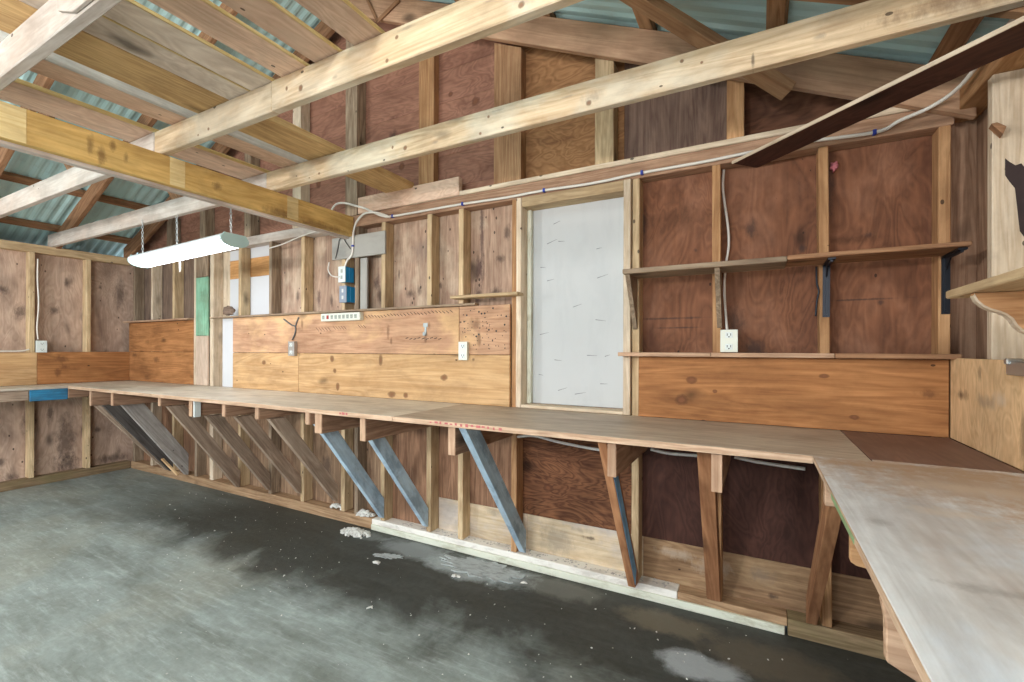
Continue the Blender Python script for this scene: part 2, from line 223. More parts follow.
M['chip']    = plain('plaster_chip', (206,204,198), .9, noise=.1, scale=30)
M['resid']   = plain('plaster_residue', (172,178,178), .9, noise=.12, scale=25, dirt=(120,120,116), dirt_amt=.6)
M['scrap_y'] = wood('pale_splinter', (226,190,140), (196,150,100), knots=0)
M['redmark'] = plain('red_paint', (176,96,96), .8, noise=.15, scale=60)
M['stain_k'] = plain('black_stain', (52,40,40), .85, noise=.2, scale=30)
M['lens']    = plain('lit_lens', (246,249,255), .4, noise=0, emit=12.0)

# concrete floor
def concrete():
    m, nt, b = new_mat('concrete_floor'); g = NT(nt)
    v = g.coords(False)
    n1 = g.noise(v, .8, 6, .6, .4); n2 = g.noise(g.mapping(v, (1, 3.2, 1), (0, 0, .5)), 1.6, 7, .65, .3); n3 = g.noise(v, 26, 5, .7)
    c = g.mix(g.ramp(n2, .30, .70), lin((106,110,103)), lin((152,161,158)))
    n4 = g.noise(g.mapping(v, (.9, 7, 1), (0, 0, .62)), 2.2, 6, .7, .2)
    c = g.mix(g.math('MULTIPLY', g.ramp(n4, .55, .72), .35), c, lin((204,212,210)))
    c = g.mix(g.math('MULTIPLY', g.ramp(n4, .28, .42, (1,1,1,1), (0,0,0,1)), .35), c, lin((108,106,96)))
    c = g.mix(g.math('MULTIPLY', g.ramp(n1, .46, .62), .5), c, lin((150,148,134)))
    c = g.mix(.34, c, n3, 'OVERLAY')
    n5 = g.noise(g.mapping(v, (2.2, 16, 1), (0, 0, .62)), 2.0, 6, .75, .3)
    c = g.mix(g.math('MULTIPLY', g.ramp(n5, .52, .70), .30), c, lin((196,204,204)))
    # bench shadow painted into the concrete with old wet dirt along the long wall
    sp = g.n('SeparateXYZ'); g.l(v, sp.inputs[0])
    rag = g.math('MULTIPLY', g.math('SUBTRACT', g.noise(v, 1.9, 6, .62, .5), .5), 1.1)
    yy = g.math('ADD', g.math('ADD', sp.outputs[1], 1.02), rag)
    damp_shade = g.ramp(yy, 0.10, .40)
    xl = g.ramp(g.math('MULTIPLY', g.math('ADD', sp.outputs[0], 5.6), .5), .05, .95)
    c = g.mix(g.math('MULTIPLY', g.math('MULTIPLY', damp_shade, xl), .86), c, g.mix(n3, lin((26,24,21)), lin((60,56,48))))
    # dried plaster wash near the sill
    pw = g.math('MULTIPLY', g.math('SUBTRACT', g.noise(v, 7, 7, .7, .4), .5), 1.3)
    for cx, cy, rx, ry, am, col in ((-1.95,-.12,.34,.13,.7,(150,156,156)), (-1.46,-.15,.42,.17,.8,(172,180,180)), (-.95,-.12,.30,.12,.35,(150,148,138)), (-.22,-.42,.22,.11,.75,(186,190,192)), (-.40,-.17,.26,.12,.55,(136,124,104)), (.05,-.25,.34,.16,.5,(118,106,90)), (-2.45,-.10,.22,.08,.5,(140,146,144))):
        sb = g.n('VectorMath', operation='SUBTRACT'); g.l(v, sb.inputs[0]); sb.inputs[1].default_value = (cx, cy, 0)
        ml = g.n('VectorMath', operation='MULTIPLY'); g.l(sb.outputs[0], ml.inputs[0]); ml.inputs[1].default_value = (1/rx, 1/ry, 1)
        ln = g.n('VectorMath', operation='LENGTH'); g.l(ml.outputs[0], ln.inputs[0])
        c = g.mix(g.math('MULTIPLY', g.ramp(g.math('ADD', ln.outputs['Value'], pw), .55, .95, (1,1,1,1), (0,0,0,1)), am), c, lin(col))
    vo = g.n('TexVoronoi'); vo.inputs['Scale'].default_value = 17; g.l(v, vo.inputs['Vector'])
    sp2 = g.math('MULTIPLY', g.math('LESS_THAN', vo.outputs['Distance'], .07), g.math('GREATER_THAN', vo.outputs['Color'], .72))
    c = g.mix(g.math('MULTIPLY', sp2, .55), c, lin((196,192,180)))
    g.l(c, b.inputs['Base Color'])
    b.inputs['Roughness'].default_value = .62; b.inputs['Specular IOR Level'].default_value = .35
    bp = g.n('Bump'); bp.inputs['Strength'].default_value = .25; bp.inputs['Distance'].default_value = .01
    g.l(n3, bp.inputs['Height']); g.l(bp.outputs[0], b.inputs['Normal'])
    return m
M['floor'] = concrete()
M['apron'] = plain('outside_concrete', (196,196,192), .9, noise=.06)

def roofmetal():
    m, nt, b = new_mat('roof_metal'); g = NT(nt)
    v = g.coords(False)
    c = g.mix(g.noise(g.mapping(v, (1, 5, 1)), 1.2, 4), lin((172,212,212)), lin((208,238,244)))
    c = g.mix(g.math('MULTIPLY', g.ramp(g.noise(v, 5, 6, .7), .55, .75), .3), c, lin((104,112,108)))
    g.l(c, b.inputs['Base Color']); b.inputs['Roughness'].default_value = .42; b.inputs['Metallic'].default_value = .0
    return m
M['metal'] = roofmetal()

# ------------------------------------------------------------------ geometry helpers
def link(o): COL.objects.link(o); return o

def setp(o, label=None, cat=None, group=None, kind=None):
    if label: o['label'] = label
    if cat: o['category'] = cat
    if group: o['group'] = group
    if kind: o['kind'] = kind
    return o

def empty(name, loc, label=None, cat=None, group=None, kind=None):
    o = bpy.data.objects.new(name, None); o.location = loc; o.empty_display_size = .1
    link(o); return setp(o, label, cat, group, kind)

def frame(xa, up=(0, 0, 1)):
    x = V(xa).normalized(); u = V(up)
    if abs(x.dot(u)) > .95: u = V((0, 1, 0))
    y = u.cross(x).normalized(); z = x.cross(y)
    return Matrix((x, y, z)).transposed()

def finish(name, bm, mats, origin, R=None, parent=None, smooth=False):
    """bm holds WORLD coordinates; moved into the local frame (origin, R)."""
    R = R or Matrix.Identity(3); o3 = V(origin); Ri = R.transposed()
    for v in bm.verts: v.co = Ri @ (v.co - o3)
    bmesh.ops.recalc_face_normals(bm, faces=bm.faces)
    me = bpy.data.meshes.new(name); bm.to_mesh(me); bm.free()
    for m in (mats if isinstance(mats, (list, tuple)) else [mats]): me.materials.append(M[m])
    if smooth:
        for p in me.polygons: p.use_smooth = True
    o = bpy.data.objects.new(name, me); link(o)
    mw = Matrix.Translation(o3) @ R.to_4x4()
    if parent is not None:
        o.parent = parent
        pm = parent.matrix_basis if parent.parent is None else parent.parent.matrix_basis @ parent.matrix_basis
        mw = pm.inverted() @ mw
    o.matrix_basis = mw
    return o

def bevel(bm, w):
    if w > 0: bmesh.ops.bevel(bm, geom=list(bm.edges), offset=w, segments=1, affect='EDGES', clamp_overlap=True)

AX = {'x': Matrix.Identity(3), 'y': Matrix(((0,-1,0),(1,0,0),(0,0,1))), 'z': Matrix(((0,0,-1),(0,1,0),(1,0,0)))}

def addbox(bm, a, b):
    r = bmesh.ops.create_cube(bm, size=1)
    for v in r['verts']:
        v.co = V([(a[i]+b[i])/2 + v.co[i]*(b[i]-a[i]) for i in range(3)])
    return r['verts']

def box(name, x0, x1, y0, y1, z0, z1, mat, axis='x', parent=None, bev=.003, label=None, cat=None, group=None, kind=None):
    bm = bmesh.new(); addbox(bm, (x0,y0,z0), (x1,y1,z1))
    bevel(bm, min(bev, .3*min(x1-x0, y1-y0, z1-z0)))
    o = finish(name, bm, mat, ((x0+x1)/2, (y0+y1)/2, (z0+z1)/2), AX[axis], parent)
    return setp(o, label, cat, group, kind)

def poly(name, pts, thick, mat, grain, parent=None, bev=.002, label=None, cat=None, group=None, kind=None):
    """pts: planar polygon (world); thick: vector to extrude by; grain: direction of the fibres"""
    bm = bmesh.new(); t = V(thick)
    a = [bm.verts.new(p) for p in pts]; b = [bm.verts.new(V(p)+t) for p in pts]
    bm.faces.new(a); bm.faces.new(b[::-1])
    n = len(pts)
    for i in range(n): bm.faces.new((a[i], b[i], b[(i+1) % n], a[(i+1) % n]))
    bmesh.ops.recalc_face_normals(bm, faces=bm.faces)
    bevel(bm, bev)
    c = sum((V(p) for p in pts), V())/n + t/2
    up = V(thick).normalized()
    o = finish(name, bm, mat, c, frame(grain, up), parent)
    return setp(o, label, cat, group, kind)

def stick(name, p, q, w, t, mat, up=(0,0,1), parent=None, bev=.003, **kw):
    """square-ended timber from p to q (centre line), w along 'up', t across"""
    R = frame(V(q)-V(p), up); L = (V(q)-V(p)).length; c = (V(p)+V(q))/2
    bm = bmesh.new(); addbox(bm, (-L/2,-t/2,-w/2), (L/2,t/2,w/2)); bevel(bm, bev)
    for v in bm.verts: v.co = R @ v.co + c
    return setp(finish(name, bm, mat, c, R, parent), **kw)

def smooth_path(pts, n=6):
    P = [V(p) for p in pts]; out = []
    for i in range(len(P)-1):
        p0 = P[max(i-1,0)]; p1 = P[i]; p2 = P[i+1]; p3 = P[min(i+2,len(P)-1)]
        for k in range(n):
            t = k/n
            out.append(.5*((2*p1)+(p2-p0)*t+(2*p0-5*p1+4*p2-p3)*t*t+(3*p1-p0-3*p2+p3)*t**3))
    out.append(P[-1]); return out

def tube(name, pts, r, mat, parent=None, n=6, sides=8, **kw):
    P = smooth_path(pts, n); bm = bmesh.new(); rings = []
    prev = None
    for i, p in enumerate(P):
        d = (P[min(i+1,len(P)-1)] - P[max(i-1,0)]).normalized()
        if prev is None: u = d.orthogonal().normalized()
        else: u = (prev - d*prev.dot(d)).normalized()
        prev = u; w = d.cross(u)
        rings.append([bm.verts.new(p + (u*math.cos(a)+w*math.sin(a))*r) for a in [2*math.pi*k/sides for k in range(sides)]])
    for a, b in zip(rings, rings[1:]):
        for k in range(sides): bm.faces.new((a[k], a[(k+1) % sides], b[(k+1) % sides], b[k]))
    bm.faces.new(rings[0][::-1]); bm.faces.new(rings[-1])
    o = finish(name, bm, mat, P[0], None, parent, smooth=True)
    return setp(o, **kw)

# ------------------------------------------------------------------ sizes of the place
XL, XR = -6.03, .69           # stud faces of left / right wall
SD = .089                     # stud depth
SH = .09                      # back of studs: sheathing plane
YF = -4.6                     # open front of the shed
RX, RZ, PITCH = -2.69, 3.95, .457
def roof(x): return 2.392 + PITCH*(x+6.1) if x < RX else 2.392 - PITCH*(x-.719)
RZ = roof(RX)

# ------------------------------------------------------------------ setting
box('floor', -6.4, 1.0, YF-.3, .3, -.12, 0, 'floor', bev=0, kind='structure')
box('ground', -14, 9, -18, YF-.301, -.14, -.02, 'apron', bev=0, kind='structure')

wb = empty('wall_back', (-2.7, SH, 0), kind='structure')
def panel(name, x0, x1, z0, z1, mat, axis='z', y=SH, th=.014):
    return box(name, x0, x1, y, y+th, z0, z1, mat, axis, wb, bev=.0015)
# above the bench
panel('plywood_panel', -6.12, -4.62, 1.50, 2.30, 'sheath_g')
panel('plywood_panel', -4.62, -4.36, 1.0, 2.30, 'stud_w')
panel('insulation_panel', -4.36, -3.64, 1.0, 1.95, 'insul')
panel('timber_strip', -4.36, -3.64, 1.951, 2.12, 'insul_o', 'x')
panel('insulation_panel', -4.36, -3.64, 2.121, 2.30, 'insul')
panel('plywood_panel', -3.639, -2.72, 1.0, 2.30, 'sheath')
panel('plywood_panel', -2.719, -1.93, 1.0, 2.30, 'sheath')
panel('plywood_panel', -1.929, -1.30, 1.0, 2.30, 'sheath')
panel('plywood_panel', -.60, -.195, 1.0, 2.30, 'sheath_r')
panel('plywood_panel', -.194, .25, 1.0, 2.30, 'sheath_r')
panel('plywood_panel', .251, .70, 1.0, 2.30, 'sheath_r')
panel('vertical_plank', .701, .80, 1.0, 2.34, 'arm')
# behind and below the bench
panel('plywood_panel', -6.12, -4.80, .02, 1.499, 'lower_b')
panel('plywood_panel', -4.799, -3.25, .02, .999, 'lower_t')
panel('plywood_panel', -4.799, -4.621, 1.0, 1.499, 'stud_w')
panel('plywood_panel', -3.249, -2.38, .02, .999, 'lower_t')
panel('plywood_panel', -2.379, -1.93, .02, .999, 'lower_b')
panel('plywood_panel', -1.929, -1.30, .29, .999, 'lower_b')
panel('plywood_panel', -1.299, -.60, .29, .999, 'sheath_s', 'x')
panel('plywood_panel', -.599, -.17, .29, .999, 'sheath_k')
panel('plywood_panel', -.169, .80, .29, .999, 'sheath_k')
panel('kick_board', -1.929, -1.25, .02, .289, 'kick_w', 'x')
panel('kick_board', -1.249, -.55, .02, .289, 'kick_w', 'x')
panel('kick_board', -.549, .80, .02, .289, 'kick_t', 'x')
# gable above the plates
def gable(x0, x1, z0, mat, rows=0, grain='x'):
    seams = [z0] + ([z0 + k for k in rows] if rows else [])
    top = max(roof(x0), roof(x1)) + .034
    seams = [s for s in seams if s < top-.03] + [99]
    for a, b in zip(seams, seams[1:]):
        pts = []
        lo = a + (.002 if a > z0 else 0)
        def tz(x): return min(b, roof(x)+.034)
        xs = [x0, x1] + ([RX] if x0 < RX < x1 else [])
        for x in (x0, x1):     # where the seam meets the slope
            pass
        cross = []
        for xb in ((b-2.392-.034)/PITCH-6.1, .719-(b-2.392-.034)/PITCH): 
            if x0 < xb < x1: cross.append(xb)
        for xb in ((lo-2.392-.034)/PITCH-6.1, .719-(lo-2.392-.034)/PITCH):
            if x0 < xb < x1: cross.append(xb)
        xs = sorted(xs + cross)
        topl = [(x, tz(x)) for x in xs if tz(x) >= lo-1e-6]
        if len(topl) < 2: continue
        p = [(topl[0][0], lo), (topl[-1][0], lo)] + topl[::-1]
        q = []
        for c in p:
            if not q or (abs(c[0]-q[-1][0])+abs(c[1]-q[-1][1])) > 1e-4: q.append(c)
        if len(q) > 1 and abs(q[0][0]-q[-1][0])+abs(q[0][1]-q[-1][1]) < 1e-4: q.pop()
        if len(q) < 3: continue
        poly('gable_board', [(x, SH, z) for x, z in q], (0, .014, 0), mat, (1,0,0) if grain == 'x' else (0,0,1), wb, bev=0)
gable(-6.10, -3.30, 2.301, 'gable_p', [.17, .38, .56, .75, .95, 1.2])
gable(-3.299, -1.36, 2.301, 'gable_p', [.10, .32, .50, .68, .90, 1.1, 1.3])
gable(-1.359, -.66, 2.301, 'gable_o', [.33])
gable(-.659, -.10, 2.301, 'gable_k', 0, 'z')
gable(-.099, .74, 2.341, 'gable_r', 0, 'x')

wl = empty('wall_left', (XL-.09, -2, 0), kind='structure')
for y0, y1, m in ((-.385,.09,'sheath_l'), (-.80,-.386,'sheath_l'), (-2.0,-.801,'sheath_l'), (YF,-2.001,'sheath_l')):
    box('plywood_panel', XL-.104, XL-.09, y0, y1, -.01, 2.30, m, 'z', wl, bev=.001)
wr = empty('wall_right', (XR+.09, -2, 0), kind='structure')
for y0, y1, m in ((-.06,.104,'arm'), (-.14,-.061,'arm'), (-.26,-.141,'brace_o'), (-1.4,-.261,'stud'), (YF,-1.401,'sheath_r')):
    box('vertical_plank', XR+.09, XR+.104, y0, y1, -.01, 2.30, m, 'z', wr, bev=.001)

# corrugated roof
ce = empty('ceiling', (RX, -2, RZ), kind='structure')
def sheet(xa, xb, off=.045):
    bm = bmesh.new(); pitch = .075; per = 8; y0 = YF; n = int((.35-y0)/pitch*per)
    rows = []
    for i in range(n+1):
        y = y0 + i*pitch/per
        ph = (i % per)/per
        h = .0055*max(-1, min(1, 1.6*math.sin(2*math.pi*ph)))
        rows.append([bm.verts.new((x, y, roof(x)+off+h)) for x in (xa, xb)])
    for a, b in zip(rows, rows[1:]): bm.faces.new((a[0], a[1], b[1], b[0]))
    o = finish('corrugated_sheet', bm, 'metal', ((xa+xb)/2, -2, roof((xa+xb)/2)), None, ce)
    so = o.modifiers.new('thick', 'SOLIDIFY'); so.thickness = .002; so.offset = 1
for x, sgn, wall in ((-6.36, 1, wl), (.99, 1, wr)):  # boards added at the eaves to block daylight leaking in
    box('eave_light_stop', min(x, x+(.226 if x < 0 else -.196)), max(x, x+(.226 if x < 0 else -.196)), YF, .10, 2.178, 2.189, 'rafter', 'y', wall, bev=0)
    poly('eave_light_block', [(x,YF,2.19),(x,.10,2.19),(x,.10,roof(x)+.036),(x,YF,roof(x)+.036)], (.018,0,0), 'rafter', (0,1,0), wall, 0)
sheet(-6.45, RX+.0); sheet(RX+.0, 1.10)

# ------------------------------------------------------------------ studs of the long wall
def stud(x, mat, label, y0=0, z0=.079, z1=2.209, w=.038, lean=0, kindname='wall_stud'):
    if lean:
        o = stick(kindname, (x+w/2+lean, y0+SD/2, z0), (x+w/2, y0+SD/2, z1), w, SD, mat, up=(1,0,0))
        return setp(o, label, 'stud', 'studs of the long wall')
    return box(kindname, x, x+w, y0, y0+SD-.001, z0, z1, mat, 'z', label=label, cat='stud', group='studs of the long wall')
stud(-5.985, 'stud_d', 'pale wall stud in the far left corner, first from the left wall behind the lamp')
stud(-5.605, 'stud_w', 'whitish wall stud, second from the far left corner behind the hanging lamp')
stud(-5.185, 'stud', 'tan wall stud, third from the far left corner, behind the lamp pull cord')
stud(-4.775, 'stud_d', 'wall stud directly behind the green painted board')
stud(-4.522, 'stud_w', 'broad pale stud just right of the green painted board', w=.055)
stud(-4.08, 'stud', 'yellowish stud between the two white insulation panels')
stud(-3.65, 'stud_d', 'grey weathered stud bordering the white insulation panel on its right')
stud(-3.24, 'stud', 'yellow stud left of the grey plank and blue boxes, with a brown side')
stud(-2.779, 'stud', 'stud carrying the two blue electrical boxes')
stud(-2.640, 'stud_d', 'dark stud under the end of the golden beam, right of the blue boxes')
stud(-2.378, 'stud', 'bright stud holding the right end of the grey plank')
stud(-1.965, 'stud', 'stud midway between the grey plank and the small upper shelf')
stud(-1.709, 'stud', 'stud under the left end of the small upper shelf')
stud(-1.318, 'stud_o', 'reddish stud along the left side of the white boarded opening')
stud(-.592, 'stud', 'stud along the right side of the white boarded opening')
stud(-.204, 'stud_o', 'stud with the white duplex outlet on its right side', lean=.012)
stud(.232, 'stud_o', 'stud holding the middle black shelf bracket', lean=.02)
stud(.640, 'stud_o', 'last stud of the long wall, in the right corner behind the black bracket')

# planks that fill the gap left of the insulation
box('corner_strip', -4.757, -4.7225, -.019, -.001, .957, 2.207, 'stud_w', 'z', label='narrow pale strip along the left edge of the green painted board', cat='strip')
box('vertical_board', -4.722, -4.525, -.020, -.001, 1.425, 1.975, 'green', 'z', label='mint green painted vertical board on the long wall', cat='board')
box('vertical_board', -4.722, -4.525, -.020, -.001, .957, 1.423, 'pinkw', 'z', label='blush bare board below the green painted board', cat='board')
box('vertical_board', -4.722, -4.525, -.020, -.001, 1.977, 2.207, 'stud_d', 'z', label='brown stained board above the green painted board', cat='board')
box('vertical_board', -4.310, -4.130, -.006, .012, .957, 1.578, 'insul', 'z', label='narrow white board standing between pale stud and lower pine boards', cat='board')

# left wall studs
def lstud(y, mat, label, h0=.079):
    box('wall_stud', XL-.089, XL, y-.019, y+.019, h0, 2.209, mat, 'z', label=label, cat='stud', group='studs of the left wall')
lstud(-.36, 'stud', 'left wall stud nearer the corner, right of the wall outlet')
lstud(-.775, 'stud', 'left wall stud with the wall outlet and cable on its side')
#lstud(-1.19, 'stud', 'left wall stud at the left edge of the photo')
# right wall studs
RSTUD = box('wall_stud', XR+.009, XR+.0895, -.302, -.262, .96, 2.243, 'stud_w', 'z', label='pale right wall stud with black stain and wood splinter', cat='stud', group='studs of the right wall')

# ------------------------------------------------------------------ plates
box('sole_plate', -6.02, -2.462, 0, .088, .0, .077, 'sole', 'x', label='bare wooden sole plate under the far half of the long bench', cat='sill')
box('sole_plate', -2.46, .11, -.010, .088, .0, .039, 'pale_g', 'x', label='pale green lower sill lying on the concrete below the white one', cat='sill')
box('sole_plate', -2.46, -.36, -.002, .088, .0395, .077, 'white_p', 'x', label='white painted sill plate along the foot of the long wall', cat='sill')
box('sole_plate', -.358, .12, -.002, .088, .0395, .077, 'sole', 'x', label='short brown sill piece right of the white sill plate', cat='sill')
box('sole_plate', .122, .78, -.004, .088, .0, .077, 'sole_m', 'x', label='mossy brown sill in the right corner under the bench', cat='sill')
box('sole_plate', XL-.089, XL+.006, YF, -.002, 0, .077, 'sole_m', 'y', label='greenish sole plate along the foot of the left wall', cat='sill')
box('top_plate', -6.02, -2.73, 0, .088, 2.2095, 2.283, 'joist_w', 'x', label='whitish top plate of the long wall left of the golden beam', cat='plate')
box('top_plate', -2.728, XR-.002, .001, .088, 2.2095, 2.294, 'arm', 'x', label='brown top plate of the long wall right of the golden beam, with cable', cat='plate')
box('top_plate', -2.17, XR-.03, -.006, .088, 2.2945, 2.322, 'stud_w', 'x', label='thin pale strip lying on the top plate of the long wall', cat='plate')
box('top_plate', XL-.089, XL, YF, -.002, 2.2095, 2.283, 'stud', 'y', label='tan top plate of the left wall below the roof', cat='plate')
box('top_plate', XR, XR+.089, YF, .09, 2.244, 2.326, 'stud_o', 'y', label='brown top plate of the right wall in the upper right corner', cat='plate')
box('scrap_board', -2.60, -1.70, -.012, .030, 2.296, 2.415, 'plank_p', 'x', label='rosy scrap board standing on the top plate beside the beam end', cat='board')
# the strip starts right of the scrap board
bpy.data.objects['top_plate.002'].location.x += .0

# ------------------------------------------------------------------ gable studs
def gstud(x, w, mat, label, y0=0.001, d=SD-.002, z0=2.323):
    zt = [roof(x)-.17, roof(x+w)-.17]
    poly('gable_stud', [(x,y0,z0),(x+w,y0,z0),(x+w,y0,zt[1]),(x,y0,zt[0])], (0,d,0), mat, (0,0,1), None, .002, label, 'stud', 'studs of the gable')
gstud(-3.35, .10, 'stud_w', 'pale gable stud just behind the left attic planks', z0=2.285)
gstud(-2.744, .12, 'stud_d', 'grey gable stud left of the rosy scrap board', z0=2.296)
gstud(-2.067, .13, 'stud_o', 'light brown gable stud standing behind the scrap board', y0=.032, d=.055)
gstud(-1.459, .19, 'rafter_l', 'broad brown gable plank stud near the end of the sloping board', y0=.02, d=.065)
gstud(-.80, .105, 'stud', 'yellow gable stud above the white boarded opening')
gstud(-.139, .075, 'stud_o', 'short gable stud beside the dark grey gable panel')
for x, w in ((-4.0,.09), (-4.7,.09), (-5.3,.09)):
    gstud(x, w, 'stud_d', {-4.0:'gable stud above the right end of the hanging lamp', -4.7:'gable stud above the middle of the hanging lamp', -5.3:'gable stud above the left end of the hanging lamp'}[x], z0=2.285)

# gable rafters (sloping boards)
def rafterboard(name, xa, xb, y0, th, depth, mat, label, drop=0, cat='rafter', group=None):
    za, zb = roof(xa)-drop, roof(xb)-drop
    return poly(name, [(xa,y0,za),(xb,y0,zb),(xb,y0,zb-depth),(xa,y0,za-depth)], (0,th,0), mat, (xb-xa,0,zb-za), None, .003, label, cat, group)
rafterboard('gable_rafter', RX+.002, .74, -.042, .038, .175, 'gable_b', 'broad brown sloping board at the top of the gable wall, right slope')
rafterboard('gable_rafter', -6.10, RX-.002, -.042, .038, .16, 'rafter', 'sloping gable rafter on the left slope behind the hanging lamp')
# trusses
LAB = {-1.825:'nearest', -1.215:'middle', -.61:'farthest'}
for y, w in LAB.items():
    rafterboard('roof_rafter', -6.08, RX-.002, y, .038, .15, 'rafter', 'brown rafter of the left slope, %s of the three' % w, group='rafters of the left slope')
    rafterboard('roof_rafter', RX+.002, .75, y, .038, .15, 'rafter_l', 'brown rafter of the right slope, %s of the three' % w, group='rafters of the right slope')
    stick('truss_web', (-3.9, y+.06, 2.42), (-4.5, y+.06, roof(-4.5)-.10), .09, .036, 'rafter', up=(0,0,1), label='slanting truss web above the left joists, %s of the three' % w, cat='truss web', group='truss webs')
# purlins
for i, x in enumerate((-5.99, -5.44, -4.88, -4.32, -3.76, -3.2)):
    z = roof(x)
    w = ('lowest', 'second lowest', 'third lowest', 'third highest', 'second highest', 'highest')[i]
    stick('roof_purlin', (x, YF, z+.019), (x, .08, z+.019), .075, .036, 'rafter', up=(1,0,PITCH), label='brown purlin under the metal roof of the left slope, %s' % w, cat='purlin', group='purlins of the left slope')
for i, x in enumerate((.635, .065, -.51, -1.08, -1.65, -2.2)):
    z = roof(x)
    w = ('lowest', 'second lowest', 'third lowest', 'third highest', 'second highest', 'highest')[i]
    stick('roof_purlin', (x, YF, z+.019), (x, .08, z+.019), .075, .036, 'rafter_l' if i else 'rafter', up=(1,0,-PITCH), label='brown purlin under the metal roof of the right slope, %s' % w, cat='purlin', group='purlins of the right slope')
stick('knee_brace', (.115, -.075, 2.45), (-.62, -.42, 2.99), .045, .085, 'rafter_l', label='light diagonal brace with a dark knot under the right roof slope', cat='brace')

# ------------------------------------------------------------------ tie beam, joists, attic planks
tb = empty('tie_beam', (-2.68, YF+.1, 2.135), 'golden timber beam crossing below the joists, white underneath', 'beam')
box('beam_ply', -2.678, -2.641, YF+.1, -.010, 2.135, 2.279, 'beam', 'y', tb)
setp(box('beam_ply', -2.722, -2.679, YF+.1, -.010, 2.120, 2.279, 'beam_w', 'y', tb), 'whitewashed rear half of the beam')
for ya, yb in ((-1.215,-1.145), (-.555,-.475), (-1.95,-1.735)):
    setp(box('pale_patch', -2.6412, -2.6402, ya, yb, 2.137, 2.277, 'beam_p', 'y', tb, bev=0), 'paler patch on the beam face')
# (the beam's light cleat mark)

def joist(x0, x1, y, mat, label, z0=2.281, z1=2.404):
    return box('ceiling_joist', x0, x1, y, y+.038, z0, z1, mat, 'x', bev=.004, label=label, cat='joist')
joist(-4.4, .76, -1.865, 'joist_w', 'whitewashed joist across the top left corner with a spliced end')
joist(-1.768, .76, -1.255, 'joist', 'long pale ceiling joist crossing the photo upper middle, right of the butt joint')
joist(-2.712, -1.771, -1.2525, 'joist', 'shorter pale joist piece sitting on the golden beam, left of the butt joint')
joist(-2.712, .76, -.650, 'joist', 'long pale ceiling joist nearest the long wall, stained mint and grey')
joist(-6.10, -2.714, -1.255, 'joist_w', 'whitewashed joist left of the golden beam, higher in the photo')
joist(-6.10, -2.714, -.650, 'joist_w', 'whitewashed joist left of the golden beam carrying the lamp chains')
poly('splice_plate', [(-1.872,-1.866,2.322),(-1.77,-1.866,2.284),(-.9,-1.866,2.284),(-.9,-1.866,2.402),(-1.872,-1.866,2.402)], (0,-.012,0), 'joist_w', (1,0,0), None, .002, 'pale splice board nailed on the top left joist', 'board')

def plank(x0, x1, ya, yb, th, mb, me, label):
    t = empty('attic_plank', ((x0+x1)/2, ya, 2.4055), label, 'plank', 'loose planks across the joists')
    box('plank_board', x0, x1-.007, ya, yb, 2.4055, 2.4055+th, mb, 'y', t, bev=.001)
    box('plank_edge', x1-.0065, x1, ya, yb, 2.4058, 2.4055+th, me, 'y', t, bev=.001)
plank(-2.97, -2.72, -2.9, -.60, .020, 'plank_p', 'edge_y', 'rosy attic plank lying beside the golden beam')
plank(-2.56, -2.41, -2.9, -.58, .060, 'plank_p', 'edge_w', 'thick attic plank with a whitish painted edge')
plank(-2.325, -2.08, -2.9, .0, .035, 'plank_y', 'plank_y', 'wide yellow brown attic plank reaching past the second joist')
plank(-2.075, -1.925, -2.9, -1.18, .013, 'plank_w', 'edge_y', 'pale attic plank right of the wide yellow plank')
plank(-1.918, -1.768, -2.9, -1.18, .013, 'plank_w', 'edge_y', 'white attic plank with one dark knot')
plank(-1.712, -1.555, -2.9, -1.18, .013, 'plank_p', 'edge_y', 'attic plank third from the right end of the row')
plank(-1.512, -1.372, -2.9, -1.18, .013, 'plank_p', 'edge_y', 'attic plank second from the right end of the row')
plank(-1.300, -1.160, -2.9, -1.18, .013, 'plank_p', 'edge_y', 'last attic plank at the right end of the row')
stick('diagonal_strip', (-.06, .088-.05, 2.200), (.78, -.74, 2.200), .014, .15, 'sheath_k', up=(0,0,1), label='dark plywood strip running diagonally across the upper right corner', cat='strip')
setp(stick('strip_edge', (-.1135, -.0152, 2.200), (.7265, -.7932, 2.200), .0142, .004, 'stud_w', up=(0,0,1), parent=bpy.data.objects['diagonal_strip'], bev=0), 'pale layered edge of the strip')

# ------------------------------------------------------------------ boards above the bench
Z0, Z1, Z2 = .957, 1.268, 1.578
def splash(x0, x1, z0, z1, mat, label, y0=-.020):
    return box('backsplash_board', x0, x1, y0, -.0015, z0, z1, mat, 'x', bev=.002, label=label, cat='board', group='boards above the long bench')
splash(-6.026, -4.76, Z0, Z1, 'splash_d', 'lower amber board in the far left corner of the long wall')
splash(-6.026, -4.76, Z1+.003, Z2-.002, 'splash_d', 'upper amber board in the far left corner under the small ledge')
splash(-4.127, -3.243, Z0, Z1, 'splash', 'lower pine board right of the white narrow board')
splash(-3.240, -1.320, Z0, Z1, 'splash', 'long lower pine board with large knots along the bench')
splash(-4.127, -1.690, Z1+.003, Z2-.002, 'splash_p', 'long upper pine board below the power strip, with pencil ticks')
pb = splash(-1.687, -1.320, Z1+.003, Z2-.002, 'splash_p', 'square plywood board full of small peg holes')
hb = bmesh.new()
for k in range(64):
    x, z = random.uniform(-1.67, -1.34), random.uniform(1.29, 1.56)
    r = random.choice((.003, .003, .004, .006))
    c = bmesh.ops.create_cone(hb, cap_ends=True, segments=8, radius1=r, radius2=r, depth=.002)
    for v in c['verts']: v.co = V((x + v.co.x, -.0203 + v.co.z, z + v.co.y))
finish('peg_hole', hb, 'dark', (-1.5, -.02, 1.42), None, pb)['kind'] = 'stuff'
